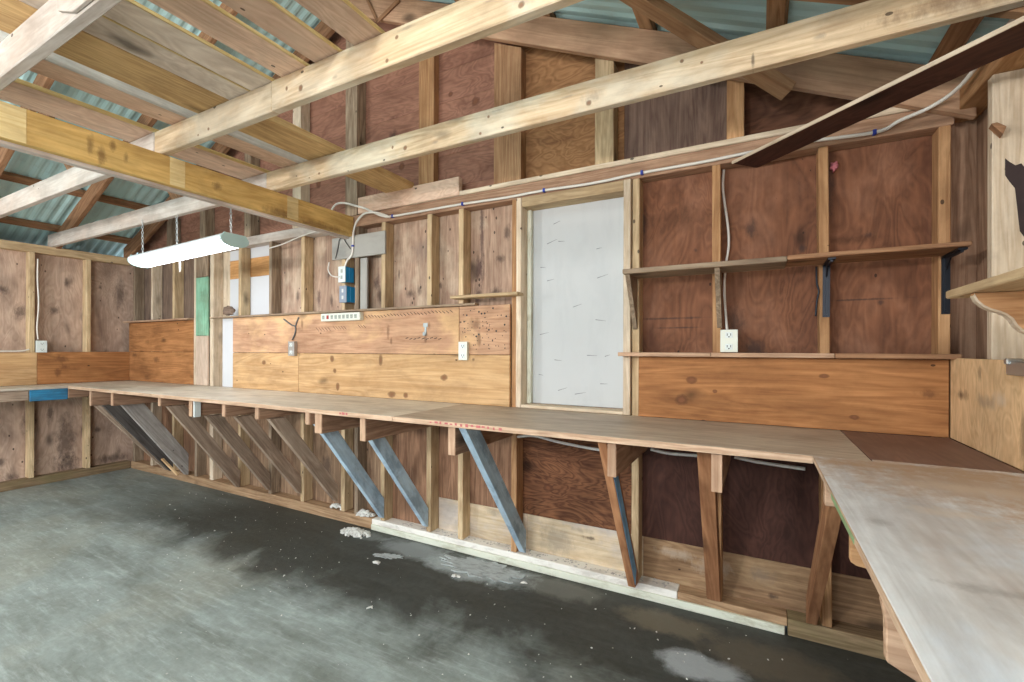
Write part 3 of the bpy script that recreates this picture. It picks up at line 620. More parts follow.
splash(-.552, .668, Z0, Z1, 'splash_d', 'wide amber pine board with paired knots right of the white opening', y0=-.022)
# saw scratches / pencil ticks on the long upper board
tk = bmesh.new()
def tick(bm, x, z, dx, dz, w=.004):
    d = V((dx, 0, dz)); n = V((-dz, 0, dx)).normalized()*w/2; c = V((x, -.0206, z))
    q = [bm.verts.new(c+s*d/2+t*n) for s, t in ((-1,-1),(1,-1),(1,1),(-1,1))]
    f = bm.faces.new(q); r = bmesh.ops.extrude_face_region(bm, geom=[f])
    for v in r['geom']:
        if isinstance(v, bmesh.types.BMVert): v.co.y += .0008
for i in range(26): tick(tk, -2.50+i*.030, 1.535+.004*math.sin(i)+i*.0006, .022, -.016)
for i in range(5): tick(tk, -3.02+i*.033, 1.455, .034, -.03, .003)
for i in range(5): tick(tk, -2.83+i*.028, 1.462, .030, -.024, .003)
for i in range(3): tick(tk, -2.57+i*.025, 1.468, .026, -.02, .003)
for i in range(9): tick(tk, -2.12+i*.035, 1.375+.004*math.cos(i*2), .024, .006, .005)
finish('pencil_mark', tk, 'stain_k', (-2.3, -.02, 1.5), None, bpy.data.objects['backsplash_board.004'])['kind'] = 'stuff'

box('backsplash_board', XL+.001, XL+.018, -.742, -.022, Z0, Z1-.002, 'splash_d', 'y', label='amber board on the left wall between stud and corner', cat='board', group='boards above the left bench')
box('backsplash_board', XL+.001, XL+.018, -2.2, -.745, Z0, Z1-.006, 'splash', 'y', label='paler board on the left wall at the photo edge', cat='board', group='boards above the left bench')
box('backsplash_board', .6705, .6885, -2.3, -.024, Z0, Z1+.006, 'splash_r', 'z', bev=.002, label='honey coloured plywood panel above the right bench', cat='board')

# ledges and shelves
def ledge(x0, x1, y0, y1, z0, z1, mat, label):
    return box('wall_ledge', x0, x1, y0, y1, z0, z1, mat, 'x', bev=.002, label=label, cat='ledge')
ledge(-6.026, -4.765, -.075, -.002, Z2, Z2+.016, 'arm_end', 'thin wooden ledge in the far left corner above two amber boards')
ledge(-4.44, -1.55, -.050, -.0015, Z2, Z2+.014, 'stud_d', 'long thin wooden ledge running above the power strip')
ledge(-1.715, -1.235, -.085, -.0015, 1.622, 1.640, 'stud', 'short pale shelf beside the white boarded opening')
ll = empty('wall_ledge', (.04, -.02, Z1+.003), 'brown ledge below the white duplex outlet, right of the white opening', 'ledge')
box('ledge_board', -.645, -.20, -.085, -.0015, Z1+.002, Z1+.022, 'arm_end', 'x', ll, bev=.002)
box('ledge_board', -.198, .285, -.085, -.0015, Z1+.002, Z1+.022, 'arm_end', 'x', ll, bev=.002)
setp(box('ledge_board', .287, .688, -.085, -.0015, Z1+.002, Z1+.022, 'rafter', 'x', ll, bev=.002), 'darker right end of the ledge')

sh = empty('wall_shelf', (.05, -.1, 1.70), 'long upper wall shelf of two boards on wooden and black brackets', 'shelf')
box('shelf_board', -.592, .105, -.200, -.002, 1.6765, 1.700, 'stud_d', 'x', sh)
setp(box('shelf_board', .106, .680, -.205, -.002, 1.683, 1.701, 'rafter', 'x', sh), 'reddish brown right shelf board')
for x in (-.585, -.178):
    poly('wooden_bracket', [(x,-.002,1.679),(x,-.175,1.679),(x,-.160,1.655),(x,-.012,1.42),(x,-.002,1.41)], (.022,0,0), 'stud_d', (0,.4,1), sh, .001)
def lbracket(x):
    bm = bmesh.new()
    addbox(bm, (x,-.006,1.45), (x+.027,-.0005,1.6815)); addbox(bm, (x,-.180,1.6755), (x+.027,-.006,1.6822))
    # pressed rib and gusset between the legs
    addbox(bm, (x+.009,-.012,1.46), (x+.018,-.006,1.64)); addbox(bm, (x+.009,-.17,1.667), (x+.018,-.03,1.6755))
    a = [bm.verts.new(p) for p in ((x+.011,-.006,1.62),(x+.011,-.07,1.676),(x+.011,-.006,1.676))]
    b = [bm.verts.new(p) for p in ((x+.016,-.006,1.62),(x+.016,-.07,1.676),(x+.016,-.006,1.676))]
    bm.faces.new(a); bm.faces.new(b[::-1])
    for i in range(3): bm.faces.new((a[i], b[i], b[(i+1) % 3], a[(i+1) % 3]))
    o = finish('metal_bracket', bm, 'black_m', (x, 0, 1.57), None, sh)
    setp(o, 'black pressed steel bracket')
lbracket(.250); lbracket(.648)
tube('shelf_hook', [(.226,-.006,1.675),(.228,-.012,1.60),(.235,-.016,1.565),(.228,-.012,1.52),(.224,-.007,1.455)], .004, 'black_m', sh)

rs = empty('side_shelf', (.56, -1.5, 1.46), 'light pine shelf on the right wall with a curved orange bracket', 'shelf')
box('shelf_board', .44, .688, -2.2, -.82, 1.440, 1.461, 'stud', 'y', rs)
cur = [(.688,1.439),(.450,1.439),(.450,1.432),(.455,1.420),(.466,1.407),(.480,1.398),(.495,1.392),(.506,1.385),(.515,1.375),(.522,1.360),(.532,1.348),(.548,1.338),(.58,1.315),(.62,1.29),(.688,1.275)]
setp(poly('curved_bracket', [(x,-.970,z) for x, z in cur], (0,.019,0), 'stud_o', (1,0,0), rs, .001), 'orange scrolled bracket with pale edge')
setp(poly('bracket_edge', [(.4515,-.9712,1.438),(.4495,-.9712,1.432),(.4545,-.9712,1.419),(.466,-.9712,1.4055),(.480,-.9712,1.3965),(.495,-.9712,1.3905),(.506,-.9712,1.3835),(.514,-.9712,1.374),(.521,-.9712,1.359),(.531,-.9712,1.347),(.548,-.9712,1.3365),(.548,-.9712,1.341),(.534,-.9712,1.351),(.525,-.9712,1.362),(.518,-.9712,1.377),(.508,-.9712,1.3875),(.496,-.9712,1.395),(.481,-.9712,1.401),(.468,-.9712,1.410),(.458,-.9712,1.422),(.453,-.9712,1.433)], (0,.0215,0), 'stud_w', (1,0,0), rs, 0), 'pale cut edge')

# ------------------------------------------------------------------ boarded opening
bo = empty('boarded_opening', (-.93, 0, Z0), 'tall framed opening closed with a white board', 'boarded window')
box('side_jamb', -1.277, -1.243, -.022, .086, Z0, 2.206, 'stud_w', 'z', bo)
box('side_jamb', -.634, -.596, -.022, .086, Z0, 2.206, 'stud_w', 'z', bo)
box('head_jamb', -1.2425, -.6345, -.018, .086, 2.150, 2.206, 'stud', 'x', bo)
box('sill_board', -1.2425, -.6345, -.020, .086, Z0, .975, 'stud_w', 'x', bo)
box('stop_strip', -1.2425, -1.215, .055, .086, .976, 2.149, 'pale_g', 'z', bo)
wp = box('white_board', -1.2415, -.6355, .0865, .102, .976, 2.206, 'panel_w', 'z', bo)
sc = bmesh.new()
for x, z in ((-1.06,2.06),(-1.09,1.95),(-1.03,1.945),(-1.15,1.80),(-.80,1.88),(-.78,1.72),(-1.10,1.72),(-.79,1.47),(-.93,1.56),(-1.14,1.40),(-1.05,1.24),(-.84,1.27),(-1.02,1.07),(-.77,1.11),(-.91,1.05),(-1.16,1.15),(-.75,1.27)):
    l = random.uniform(.012, .035); a = random.uniform(-.2, .35)
    d = V((math.cos(a)*l, 0, math.sin(a)*l)); n = V((0,0,.0022))
    f = sc.faces.new([sc.verts.new(V((x,.0856,z))+k) for k in (-d-n, d-n*.3, d+n*.3, -d+n)])
    r = bmesh.ops.extrude_face_region(sc, geom=[f])
    for v in r['geom']:
        if isinstance(v, bmesh.types.BMVert): v.co.y += .0006
finish('scuff_mark', sc, 'panel_s', (-.95,.087,1.5), None, wp)['kind'] = 'stuff'

# ------------------------------------------------------------------ workbenches
WT, WB = .955, .936
wk = empty('workbench', (-2.7, -.32, 0), 'long plywood workbench along the long wall on angled wooden braces', 'workbench')
for x0, x1, m in ((-6.026,-4.10,'top'), (-4.0995,-1.66,'top'), (-1.6595,.315,'top_b')):
    p = box('worktop_panel', x0, x1, -.648, -.002, WB, WT, m, 'x', wk, bev=.0015)
    setp(box('worktop_edge', x0+.001, x1-(.155 if x1 > 0 else .001), -.654, -.6485, WB-.006, WT-.001, 'edge', 'x', p, bev=.001), 'pinkish raw plywood edge')
setp(box('corner_panel', .317, .669, -.622, -.024, WB, WT+.001, 'hardboard', 'y', wk, bev=.001), 'dark brown hardboard corner of the worktop')
sm = bmesh.new()
for x in [-1.42+.03*k for k in range(14)] + [-2.05, -2.03, -2.00]:
    addbox(sm, (x, -.6555, WB+random.uniform(0,.006)), (x+random.uniform(.008,.024), -.6538, WT-random.uniform(.002,.008)))
finish('paint_smear', sm, 'redmark', (-1.3,-.655,.945), None, bpy.data.objects['worktop_panel.001'])['kind'] = 'stuff'

def arm(x0, w, zb, mat='arm', yf=-.62, label=None):
    a = box('support_arm', x0, x0+w, yf+.004, -.024, zb, WB-.001, mat, 'y', wk)
    box('arm_end', x0+.001, x0+w-.001, yf, yf+.0035, zb+.001, WB-.002, 'arm_end', 'z', a, bev=.001)
    return a
arm(-5.262, .038, .79); arm(-4.853, .040, .815); arm(-4.078, .038, .858); arm(-3.643, .040, .81)
setp(box('arm_block', -3.602, -3.588, -.612, -.565, .805, .934, 'cover', 'x', wk), 'pale blue white block')
arm(-3.232, .040, .838); arm(-2.866, .040, .848); arm(-2.349, .040, .858, yf=-.645); arm(-2.296, .060, .808); arm(-1.930, .042, .797)
arm(-1.335, .042, .786); arm(-.541, .037, .786); arm(-.152, .038, .782)

def brace(x0, x1, top, foot, w, mat, vtop=None, label=None, ztop_cut=None):
    """leaning timber in a plane x = const; lower/front edge from top to foot (y,z)"""
    t, f = V((top[0], top[1])), V((foot[0], foot[1])); d = (f-t).normalized(); n = V((-d.y, d.x))
    if n.x < 0: n = -n                     # towards the wall
    # back edge, cut level at the top and plumb at the wall
    bt = t + n*w; k = (t.y-bt.y)/d.y; bt = bt + d*k
    yb = -.004; bf = t + n*w; bf = bf + d*((yb-bf.x)/d.x)
    f2 = f; pts = [(t.x,t.y), (f2.x,f2.y)]
    if f2.x < yb-.002: pts.append((yb, max(.08, f2.y-.004)))
    pts += [(bf.x, max(bf.y, f2.y+.01)), (bt.x, bt.y)]
    o = poly('angled_brace', [(x0, y, z) for y, z in pts], (x1-x0,0,0), mat, (0, d.x, d.y), wk, .002)
    if label: o['label'] = label
    return o
brace(-5.265, -5.227, (-.59,.787), (-.03,.085), .085, 'brace')
brace(-5.185, -5.150, (-.563,.790), (-.03,.085), .15, 'brace_k', label='charcoal weathered brace board')
brace(-4.905, -4.868, (-.551,.830), (-.03,.085), .135, 'brace_g', label='light grey brace board with knots')
brace(-4.070, -4.032, (-.574,.852), (-.03,.085), .10, 'brace')
brace(-3.651, -3.613, (-.515,.800), (-.02,.12), .09, 'brace')
brace(-3.262, -3.224, (-.53,.825), (-.02,.15), .09, 'brace')
brace(-2.842, -2.804, (-.558,.842), (-.02,.15), .09, 'brace')
brace(-2.375, -2.337, (-.573,.852), (-.02,.11), .092, 'blue', label='blue painted brace, first from the left')
brace(-1.981, -1.943, (-.525,.794), (-.02,.12), .085, 'blue', label='blue painted brace, second from the left')
brace(-1.252, -1.212, (-.650,.928), (-.02,.10), .090, 'blue', label='blue painted brace, brightest one')
brace(-.590, -.553, (-.600,.925), (-.075,.082), .085, 'brace_o', label='tan brace with a blue right side')
setp(poly('blue_face', [(-.5525,-.50,.775),(-.5525,-.08,.10),(-.5525,-.06,.17),(-.5525,-.44,.78)], (.002,0,0), 'blue_c', (0,.5,-.8), wk, 0), 'blue painted side of the tan brace')
brace(-.220, -.158, (-.47,.930), (-.015,.085), .080, 'brace_o', label='orange brown steep brace')
brace(.192, .232, (-.775,.86), (-.02,.085), .09, 'brace_o', label='brown brace holding the inner corner of the benches')

lb = empty('side_bench', (-5.8, -1.4, 0), 'narrow plywood bench along the left wall with a blue apron board', 'workbench')
box('worktop_panel', XL+.02, -5.6, -2.3, -.656, WB, WT, 'top', 'y', lb, bev=.0015)
setp(box('apron_board', -5.622, -5.602, -.905, -.655, .835, WB-.001, 'blue_b', 'y', lb), 'bright blue apron board')
box('apron_board', -5.640, -5.622, -2.3, -.907, .846, WB-.001, 'brace', 'y', lb)
box('apron_board', -5.62, -5.60, -.653, -.40, .845, WB-.001, 'arm', 'y', lb)
box('support_arm', XL+.003, -5.645, -1.50, -1.462, .846, WB-.001, 'arm', 'x', lb)

rb = empty('near_bench', (.42, -1.8, 0), 'broad grey plywood bench in the near right corner', 'workbench')
box('worktop_panel', .160, .669, -2.95, -.650, WB+.005, WT+.0008, 'top_r', 'y', rb, bev=.0015)
box('worktop_panel', .318, .669, -.649, -.623, WB, WT+.0006, 'top_r', 'y', rb, bev=.001)
setp(box('edge_strip', .1575, .1598, -2.95, -.656, WB+.006, WT+.0002, 'edge', 'y', rb, bev=0), 'raw plywood edge')
setp(box('edge_paint', .1565, .1574, -1.40, -1.10, WB+.006, WT-.001, 'edge_green', 'y', rb, bev=0), 'green paint on the bench edge')
box('support_arm', .172, .668, -.838, -.80, .848, WB-.001, 'arm_end', 'x', rb)
poly('plywood_gusset', [(.171,-1.265,.934),(.171,-1.265,.858),(.182,-1.265,.851),(.668,-1.265,.80),(.668,-1.265,.934)], (0,.02,0), 'stud_o', (1,0,0), rb)
poly('plywood_gusset', [(.160,-1.60,.934),(.165,-1.60,.905),(.166,-1.60,.846),(.205,-1.60,.826),(.45,-1.60,.62),(.668,-1.60,.50),(.668,-1.60,.934)], (0,.02,0), 'arm_end', (1,0,0), rb)
box('support_arm', .172, .668, -2.4, -2.362, .846, WB-.001, 'arm_end', 'x', rb)

# ------------------------------------------------------------------ electrics
gp = box('grey_plank', -2.862, -2.325, -.020, -.0015, 1.978, 2.142, 'grey_pl', 'x', label='grey painted plank nailed over the studs above the blue boxes', cat='board')
tube('bent_wire', [(-2.82,-.023,1.985),(-2.79,-.026,2.06),(-2.775,-.026,2.12),(-2.74,-.024,2.135),(-2.70,-.026,2.09),(-2.655,-.026,2.04)], .0035, 'wire_g', label='thin dark wire bent over the grey plank', cat='wire')
box('cleat_board', -2.598, -2.530, .012, .030, 1.595, 1.975, 'grey_pl', 'z', label='narrow grey painted cleat hanging below the grey plank', cat='board')
def ebox(x, z, h, cov, label):
    t = empty('junction_box', (x+.037, .04, z+h/2), label, 'electrical box')
    box('box_body', x+.002, x+.072, -.036, -.001, z+.002, z+h-.002, 'box_blue', 'z', t, bev=.003)
    c = box('cover_plate', x, x+.074, -.0415, -.0365, z, z+h, cov, 'z', t, bev=.0015)
    for dz in (.3, .7):
        box('switch_toggle', x+.028, x+.046, -.0445, -.0416, z+h*dz-.013, z+h*dz+.013, 'sock' if cov == 'cover' else 'steel', 'z', c, bev=.001)
    # deep body runs back beside the stud
    box('box_depth', x+.046, x+.072, -.0005, .045, z+.004, z+h-.004, 'box_blue', 'z', t, bev=.002)
ebox(-2.768, 1.800, .118, 'cover', 'upper blue electrical box with a white cover')
ebox(-2.756, 1.648, .125, 'cover_g', 'lower blue electrical box with a grey cover')

ps = empty('power_strip', (-2.72, -.04, 1.54), 'ivory power strip with eight sockets and a red switch under the ledge', 'power strip')
box('strip_body', -2.935, -2.525, -.060, -.0205, 1.512, 1.570, 'plate_w', 'x', ps, bev=.004)
setp(box('rocker_switch', -2.868, -2.845, -.0635, -.0602, 1.528, 1.556, 'red', 'z', ps, bev=.001), 'red rocker switch')
for k in range(8):
    x = -2.905 if k == 0 else -2.812 + (k-1)*.041
    so = box('socket_face', x-.013, x+.013, -.0622, -.0602, 1.527, 1.556, 'sock', 'z', ps, bev=.001)
    bm = bmesh.new()
    for dx in (-.006, .004): addbox(bm, (x+dx,-.0628,1.541), (x+dx+.002,-.0621,1.551))
    addbox(bm, (x-.002,-.0628,1.531), (x+.002,-.0621,1.536))
    finish('socket_slot', bm, 'dark', (x,-.062,1.54), None, so)

def outlet(loc, w, h, axis, label, pm='plate_w', depth=.008, duplex=True):
    """axis 'y': faces -Y; 'x': faces +X"""
    x, y, z = loc; t = empty('wall_outlet', loc, label, 'outlet')
    def bx(nm, u0, u1, d0, d1, z0, z1, m, par):
        if axis == 'y': return box(nm, x+u0, x+u1, y-d1, y-d0, z+z0, z+z1, m, 'z', par, bev=.001)
        return box(nm, x+d0, x+d1, y+u0, y+u1, z+z0, z+z1, m, 'z', par, bev=.001)
    bx('cover_plate', -w/2, w/2, .0005, depth, -h/2, h/2, pm, t)
    if duplex:
        for s in (-.26, .26):
            r = bx('receptacle', -.016, .016, depth+.0001, depth+.002, s*h-.014, s*h+.014, 'cover', t)
            bx('slot', -.009, -.006, depth+.0021, depth+.0028, s*h-.003, s*h+.008, 'dark', t)
            bx('slot', .006, .009, depth+.0021, depth+.0028, s*h-.003, s*h+.008, 'dark', t)
            bx('ground_hole', -.003, .003, depth+.0021, depth+.0028, s*h-.011, s*h-.006, 'dark', t)
    return t
outlet((-.125, -.003, 1.347), .076, .108, 'y', 'white duplex outlet on the ledge right of the boarded opening', depth=.012)
outlet((-3.292, -.0205, 1.305), .072, .115, 'y', 'small metal switch box on the pine boards below a dark forked crack', pm='steel', depth=.030)
o = outlet((-1.645, -.0205, 1.293), .066, .116, 'y', 'slim white outlet between pine board and pegboard', depth=.022)
outlet((XL+.001, -.715, 1.318), .072, .112, 'x', 'white outlet low on the left wall beside the stud', pm='cover', depth=.03)
# dark fork-shaped crack with cord on the boards
tube('extension_lead', [(-3.42,-.024,1.545),(-3.33,-.024,1.50),(-3.275,-.024,1.48),(-3.275,-.026,1.43),(-3.305,-.03,1.375)], .006, 'wire_g', label='dark cord dropping to the metal switch box', cat='cord')
tube('cord_branch', [(-3.235,-.024,1.555),(-3.26,-.024,1.515),(-3.275,-.024,1.48)], .006, 'wire_g', bpy.data.objects['extension_lead'])
# metal box at the right edge
t = empty('conduit_box', (.655, -.66, 1.255), 'galvanised conduit box on the right wall panel at the photo edge', 'electrical box')
box('box_body', .640, .670, -.72, -.575, 1.232, 1.272, 'steel', 'y', t)
box('box_flange', .634, .670, -.60, -.578, 1.262, 1.280, 'steel', 'y', t)

# cables
cb = tube('white_cable', [(-2.86,-.03,2.35),(-2.80,-.035,2.39),(-2.71,-.04,2.385),(-2.60,-.036,2.35),(-2.50,-.03,2.315),(-2.36,-.02,2.25),(-2.26,-.012,2.234),(-1.95,-.010,2.234),(-1.67,-.010,2.233),(-1.35,-.014,2.224),(-1.10,-.010,2.228),(-.80,-.014,2.219),(-.54,-.010,2.230),(-.25,-.010,2.230),(.0,-.010,2.238),(.165,-.012,2.240),(.43,-.012,2.226),(.51,-.03,2.25),(.60,-.06,2.27),(.655,-.15,2.285),(.668,-.35,2.295),(.672,-.75,2.30)], .0075, 'cable', label='white electric cable running along the top plate of the long wall', cat='cable')
for x, z in ((-2.26,2.234),(-1.67,2.233),(-1.10,2.228),(-.54,2.230),(.43,2.226)):
    box('cable_clip', x-.007, x+.007, -.021, -.0005, z-.011, z+.011, 'clip', 'x', cb, bev=.002)
tube('white_cable', [(-2.275,-.022,2.226),(-2.38,-.035,2.268),(-2.50,-.04,2.278),(-2.585,-.035,2.23),(-2.622,-.03,2.16),(-2.630,-.027,2.08),(-2.640,-.027,2.0),(-2.69,-.026,1.96),(-2.715,-.022,1.918)], .0075, 'cable', label='white cable curving down over the grey plank to the blue box', cat='cable')
box('cable_clip', -2.640, -2.622, -.036, -.0205, 2.055, 2.068, 'clip', 'x', bpy.data.objects['white_cable.001'], bev=.002)
tube('white_cable', [(-2.90,-.012,1.965),(-2.90,-.02,1.91),(-2.86,-.03,1.865),(-2.80,-.044,1.845),(-2.75,-.046,1.84)], .005, 'cable', label='thin white cable looping into the white box cover', cat='cable')
tube('white_cable', [(-3.63,-.008,2.15),(-3.45,-.012,2.165),(-3.25,-.012,2.20),(-3.05,-.010,2.224),(-2.86,-.008,2.24),(-2.74,-.012,2.25)], .005, 'cable', label='thin white cable sagging left of the beam end', cat='cable')
tube('white_cable', [(-.155,.072,2.205),(-.158,.070,2.10),(-.136,.068,1.92),(-.132,.070,1.82),(-.146,.072,1.72),(-.150,.06,1.60),(-.142,.03,1.48),(-.135,.012,1.402)], .006, 'cable', label='white cable dropping beside the stud to the duplex outlet', cat='cable')
tube('white_cable', [(-1.27,-.008,.780),(-1.16,-.010,.796),(-1.0,-.012,.775),(-.77,-.012,.757),(-.595,-.010,.768)], .008, 'cable', label='white cable sagging under the bench below the boarded opening', cat='cable')
tube('white_cable', [(-.49,-.010,.788),(-.40,-.012,.777),(-.25,-.012,.781)], .008, 'cable', label='short white cable under the bench left of the orange brace', cat='cable')
tube('white_cable', [(-.10,-.010,.792),(.0,-.012,.780),(.10,-.012,.774),(.186,-.012,.771)], .008, 'cable', label='white cable under the bench at the inner corner', cat='cable')
tube('white_cable', [(XL+.004,-.738,2.15),(XL+.006,-.74,1.95),(XL+.010,-.733,1.72),(XL+.006,-.742,1.5),(XL+.008,-.735,1.385)], .006, 'cable', label='white cable down the left wall stud to the outlet', cat='cable')
tube('white_cable', [(XL+.03,-1.5,1.282),(XL+.03,-1.0,1.274),(XL+.028,-.86,1.276),(XL+.02,-.80,1.29)], .006, 'cable', label='white cable lying on the left wall board at the photo edge', cat='cable')

# ------------------------------------------------------------------ hanging fluorescent lamp
fx = empty('hanging_lamp', (-3.62, -.655, 2.03), 'lit white fluorescent lamp hanging on chains over the far bench', 'lamp')
FX0, FX1, FY, FZ = -4.24, -3.04, -.655, 2.005
def prof(k, n=14):   # bottom lens curve, half-ellipse
    a = math.pi*k/n; return (FY - .088*math.cos(a), FZ - .050*math.sin(a)**.8)
lo = [prof(k) for k in range(15)]
bm = bmesh.new()
a = [bm.verts.new((FX0, y, z)) for y, z in lo]; b = [bm.verts.new((FX1, y, z)) for y, z in lo]
for i in range(14): bm.faces.new((a[i], a[i+1], b[i+1], b[i]))
bm.faces.new([b[0], b[14], a[14], a[0]])
bm.faces.new(a[::-1]); bm.faces.new(b)
finish('lens', bm, 'lens', (-3.6, FY, FZ), None, fx, smooth=False)
hp = [(FY-.093, FZ-.022), (FY-.093, FZ+.006), (FY-.06, FZ+.028), (FY+.06, FZ+.028), (FY+.093, FZ+.006), (FY+.093, FZ-.022)]
poly('housing', [(FX0-.004, y, z+.0045) for y, z in hp], (FX1-FX0+.008, 0, 0), 'housing', (1,0,0), fx, .002)
for x, d in ((FX0-.0045,-.012), (FX1+.0045,.012)):
    pts = [(x, FY+(y-FY)*1.06, FZ+(z-FZ)*1.08) for y, z in lo] + [(x, FY+.07, FZ+.034), (x, FY-.07, FZ+.034)]
    poly('end_cap', pts, (d,0,0), 'cap_g', (0,1,0), fx, .001)
def chain(x, y, z0, z1, name='hanging_chain'):
    bm = bmesh.new(); n = int((z1-z0)/.020)
    for i in range(n):
        zc = z0 + (i+.5)*(z1-z0)/n
        ring = []
        for k in range(10):
            t = 2*math.pi*k/10; u, w = .006*math.cos(t), .013*math.sin(t)
            c = V((x+u, y, zc+w)) if i % 2 else V((x, y+u, zc+w))
            nrm = (V((math.cos(t),0,math.sin(t))) if i % 2 else V((0,math.cos(t),math.sin(t)))); bi = V((0,1,0)) if i % 2 else V((1,0,0))
            ring.append([bm.verts.new(c + (nrm*math.cos(s)+bi*math.sin(s))*.0022) for s in (0, math.pi/2, math.pi, 1.5*math.pi)])
        for k in range(10):
            p, q = ring[k], ring[(k+1) % 10]
            for s in range(4): bm.faces.new((p[s], p[(s+1) % 4], q[(s+1) % 4], q[s]))
    return finish(name, bm, 'steel', (x, y, z0), None, fx)
chain(-4.235, -.655, FZ+.036, 2.32); chain(-3.07, -.655, FZ+.034, 2.276)
chain(-3.735, -.655, FZ+.034, 2.276)
tube('pull_cord', [(-3.70,-.655,1.955),(-3.70,-.655,1.90),(-3.70,-.655,1.858)], .006, 'cable', fx, n=2)
fx.rotation_euler = (0, math.radians(-1.5), 0)

# ------------------------------------------------------------------ small things, rubble
bm = bmesh.new()
bmesh.ops.create_icosphere(bm, subdivisions=3, radius=1)
for v in bm.verts:
    r = 1 + .22*math.sin(7*v.co.x+3)*math.sin(6*v.co.z+1)
    v.co = V((-4.17 + v.co.x*r*.085, -.028 + v.co.y*r*.02, 1.640 + max(-.9, v.co.z*r)*.046))
finish('twine_ball', bm, 'sheath_g', (-4.17,-.028,1.64), None, None, True)
setp(bpy.data.objects['twine_ball'], 'small grey brown wad of twine on the long ledge', 'twine')
poly('wood_splinter', [(.682,-.345,2.061),(.697,-.345,2.062),(.719,-.345,2.044),(.711,-.345,2.020),(.695,-.345,2.042)], (.006,.042,0), 'rafter', (1,0,-.3), None, .001, 'small dark torn wood chip sticking out of the right wall stud', 'splinter')
poly('stain_patch', [(.730,-.3028,1.951),(.740,-.3028,1.938),(.755,-.3028,1.923),(.769,-.3028,1.927),(.7788,-.3028,1.908),(.7788,-.3028,1.676),(.766,-.3028,1.701),(.761,-.3028,1.761),(.754,-.3028,1.846),(.740,-.3028,1.872),(.730,-.3028,1.894)], (0,.0006,0), 'stain_k', (1,0,0), RSTUD, 0)

hk = bmesh.new(); addbox(hk, (-1.978,-.0225,1.452), (-1.940,-.0205,1.478)); addbox(hk, (-1.966,-.0235,1.395), (-1.950,-.0205,1.452)); addbox(hk, (-1.968,-.040,1.394), (-1.948,-.0235,1.400)); addbox(hk, (-1.966,-.042,1.394), (-1.950,-.0395,1.416))
setp(finish('wall_hook', hk, 'grey_st', (-2.01,-.022,1.41), None, None), 'small grey metal hook on the upper pine board', 'hook')
ft = bmesh.new(); bmesh.ops.create_icosphere(ft, subdivisions=3, radius=1)
for v in ft.verts:
    r = 1 + .3*math.sin(5*v.co.x+2)*math.sin(6*v.co.z); v.co = V((.298+v.co.x*.016*r, .065+v.co.y*.018*r, 2.132+v.co.z*.022*r))
setp(finish('foam_tuft', ft, 'pinkfoam', (.298,.065,2.13), None, None, True), 'tiny pink insulation tuft beside the stud under the top plate', 'insulation tuft')
sv = empty('splint_fork', (-2.4, -.05, 3.6), 'thin dark forked laths on the gable boards above the middle joist', 'lath')
stick('lath', (-2.47,-.052,3.80), (-2.365,-.052,3.60), .022, .012, 'rafter', up=(1,0,.3), parent=sv)
stick('lath', (-2.17,-.052,3.69), (-2.372,-.052,3.61), .030, .012, 'rafter', up=(1,0,-1), parent=sv)
def lump(bm, c, s, sq=.6):
    r = bmesh.ops.create_icosphere(bm, subdivisions=1, radius=1)
    rz = random.random()*6.28; cs, sn = math.cos(rz), math.sin(rz); e = random.uniform(.6, 1.5)
    for v in r['verts']:
        j = random.uniform(.75, 1.2); x, y, z = v.co.x*s*e*j, v.co.y*s/e*j, max(-.5, v.co.z)*s*sq*j
        v.co = V((c[0]+x*cs-y*sn, c[1]+x*sn+y*cs, c[2]+z))
# heaps of plaster crumbs
def heap(name, pts, label):
    bm = bmesh.new()
    for x, y, rx, ry, z, n in pts:
        for k in range(n):
            a = random.random()*6.28; r = math.sqrt(random.random())
            s = random.uniform(.006, .018)
            lump(bm, (x+math.cos(a)*r*rx, y+math.sin(a)*r*ry, z + (1-r)*.03 + s*.3), s, .8)
    o = finish(name, bm, 'chip', pts[0][:3], None, None); setp(o, label, 'rubble', None, 'stuff')
heap('plaster_rubble', [(-2.50,-.115,.13,.055,0,170)], 'heap of grey plaster crumbs on the floor at the end of the white sill')
heap('sill_rubble', [(-2.56,.03,.09,.03,.078,90), (-2.85,.035,.07,.03,.078,50)], 'plaster crumbs lying on the sole plate under the blue brace')
bm = bmesh.new()
for k in range(240):
    x, y = random.uniform(-4.6, .1), -abs(random.gauss(.1, .75))-.03
    lump(bm, (x, y, .001), random.choice((.0016,.002,.0025,.003,.0045)), .7)
setp(finish('floor_crumbs', bm, 'chip', (-2,-.5,0), None, None), 'scattered pale crumbs on the concrete floor', 'crumbs', None, 'stuff')
bm = bmesh.new()
for k in range(150):
    lump(bm, (random.uniform(-2.2, -.4), random.uniform(.01, .08), .0765), random.uniform(.004,.010), .5)
setp(finish('sill_dust', bm, 'dust', (-1.2,.05,.077), None, None), 'grey dust and grit on top of the white sill', 'dust', None, 'stuff')
# flat residue slabs of spilt plaster
def slab(cx, cy, rx, ry, label, h=.004, rot=0, seed=0):
    rr = random.Random(seed); n = 44; pts = []
    for k in range(n):
        a = 2*math.pi*k/n; r = rr.uniform(.68, 1.15)
        x, y = rx*r*math.cos(a), ry*r*math.sin(a)
        pts.append((cx + x*math.cos(rot)-y*math.sin(rot), cy + x*math.sin(rot)+y*math.cos(rot), .0004))
    poly('plaster_residue', pts, (0,0,h), 'resid', (1,0,0), None, 0, label, 'plaster residue')
#slab(-1.93, -.10, .26, .055, 'long grey smear of dried plaster on the floor left of the pale slab', seed=2, h=.003)
slab(-1.46, -.13, .28, .10, 'pale slab of dried plaster on the floor by the white sill', seed=5, h=.005)
slab(-2.05, -.27, .10, .035, 'small dried plaster patch on the floor further from the sill', seed=9, h=.003, rot=.3)
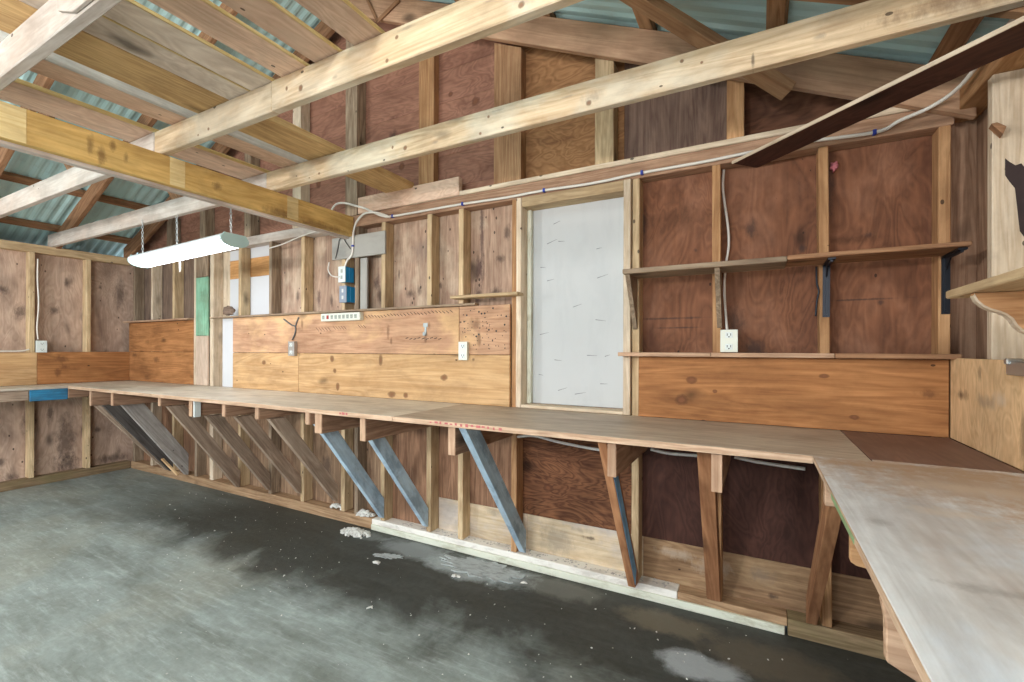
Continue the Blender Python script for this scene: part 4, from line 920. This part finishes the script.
#slab(-.72, -.13, .14, .06, 'faint dried patch on the floor before the tan brace', seed=12, h=.002)
for (x, y, s, lab) in ((-2.05,-.375,.03,'oblong white plaster chip on the dark floor left of the smear'), (-1.53,-.285,.034,'white plaster chip at the lower edge of the pale slab'), (-1.72,-.75,.018,'single white chip alone on the grey floor'), (-1.15,-.16,.022,'white plaster chip right of the pale slab')):
    bm = bmesh.new(); s *= .62; lump(bm, (x, y, s*.3), s, .5); lump(bm, (x+s*.9, y+s*.3, s*.22), s*.7, .5)
    setp(finish('plaster_chip', bm, 'chip', (x,y,0), None, None), lab, 'plaster chip')
stick('wood_splint', (-5.02,-.16,.25), (-4.86,-.10,.10), .012, .03, 'scrap_y', label='pale wood splint leaning under the grey brace board', cat='splint')

# ------------------------------------------------------------------ light
W = bpy.data.worlds.new('World'); S.world = W; W.use_nodes = True
bg = W.node_tree.nodes['Background']; bg.inputs[0].default_value = (.80, .90, 1.0, 1); bg.inputs[1].default_value = 2.8
def area(name, loc, rot, size, sy, power, col):
    d = bpy.data.lights.new(name, 'AREA'); d.shape = 'RECTANGLE'; d.size = size; d.size_y = sy; d.energy = power; d.color = col
    o = bpy.data.objects.new(name, d); o.location = loc; o.rotation_euler = rot; link(o); return o
def fill_point(loc, power, r=.12, col=(1, .97, .92)):  # added fill, no fixture stands here
    d = bpy.data.lights.new('fill_light', 'POINT'); d.energy = power; d.shadow_soft_size = r; d.color = col
    o = bpy.data.objects.new('fill_light', d); o.location = loc; link(o)
fill_point((-1.6, -3.9, 1.9), 150); fill_point((-4.4, -3.9, 1.9), 190); fill_point((.2, -4.2, 1.9), 120)  # unseen fills added behind the camera
fill_point((-.9, -2.9, 2.85), 55, .10); fill_point((-4.2, -2.7, 2.75), 20, .10)  # unseen fills added among the rafters to brighten the roof underside
sd = bpy.data.lights.new('sun', 'SUN'); sd.energy = 3.5; sd.angle = .01; sd.color = (1, .96, .9)
so = bpy.data.objects.new('sun', sd); so.rotation_euler = (math.radians(-28), 0, math.radians(8)); link(so)

# ------------------------------------------------------------------ camera
cd = bpy.data.cameras.new('camera'); cam = bpy.data.objects.new('camera', cd); link(cam)
yaw, roll, f = .49244, -.003328, 459.39
cd.sensor_width = 36; cd.lens = f/1024*36; cd.clip_start = .02; cd.clip_end = 60
cd.shift_y = (349.98-341)/1024
cam.location = (0, -2.45, 1.30)
cam.matrix_basis = Matrix.Translation((0,-2.45,1.30)) @ Matrix.Rotation(yaw, 4, 'Z') @ Matrix.Rotation(math.pi/2, 4, 'X') @ Matrix.Rotation(-roll, 4, 'Z')
S.camera = cam
S.view_settings.view_transform = 'Standard'; S.view_settings.look = 'None'
S.view_settings.gamma = 1; S.view_settings.use_curve_mapping = False
S.view_settings.exposure = -0.14
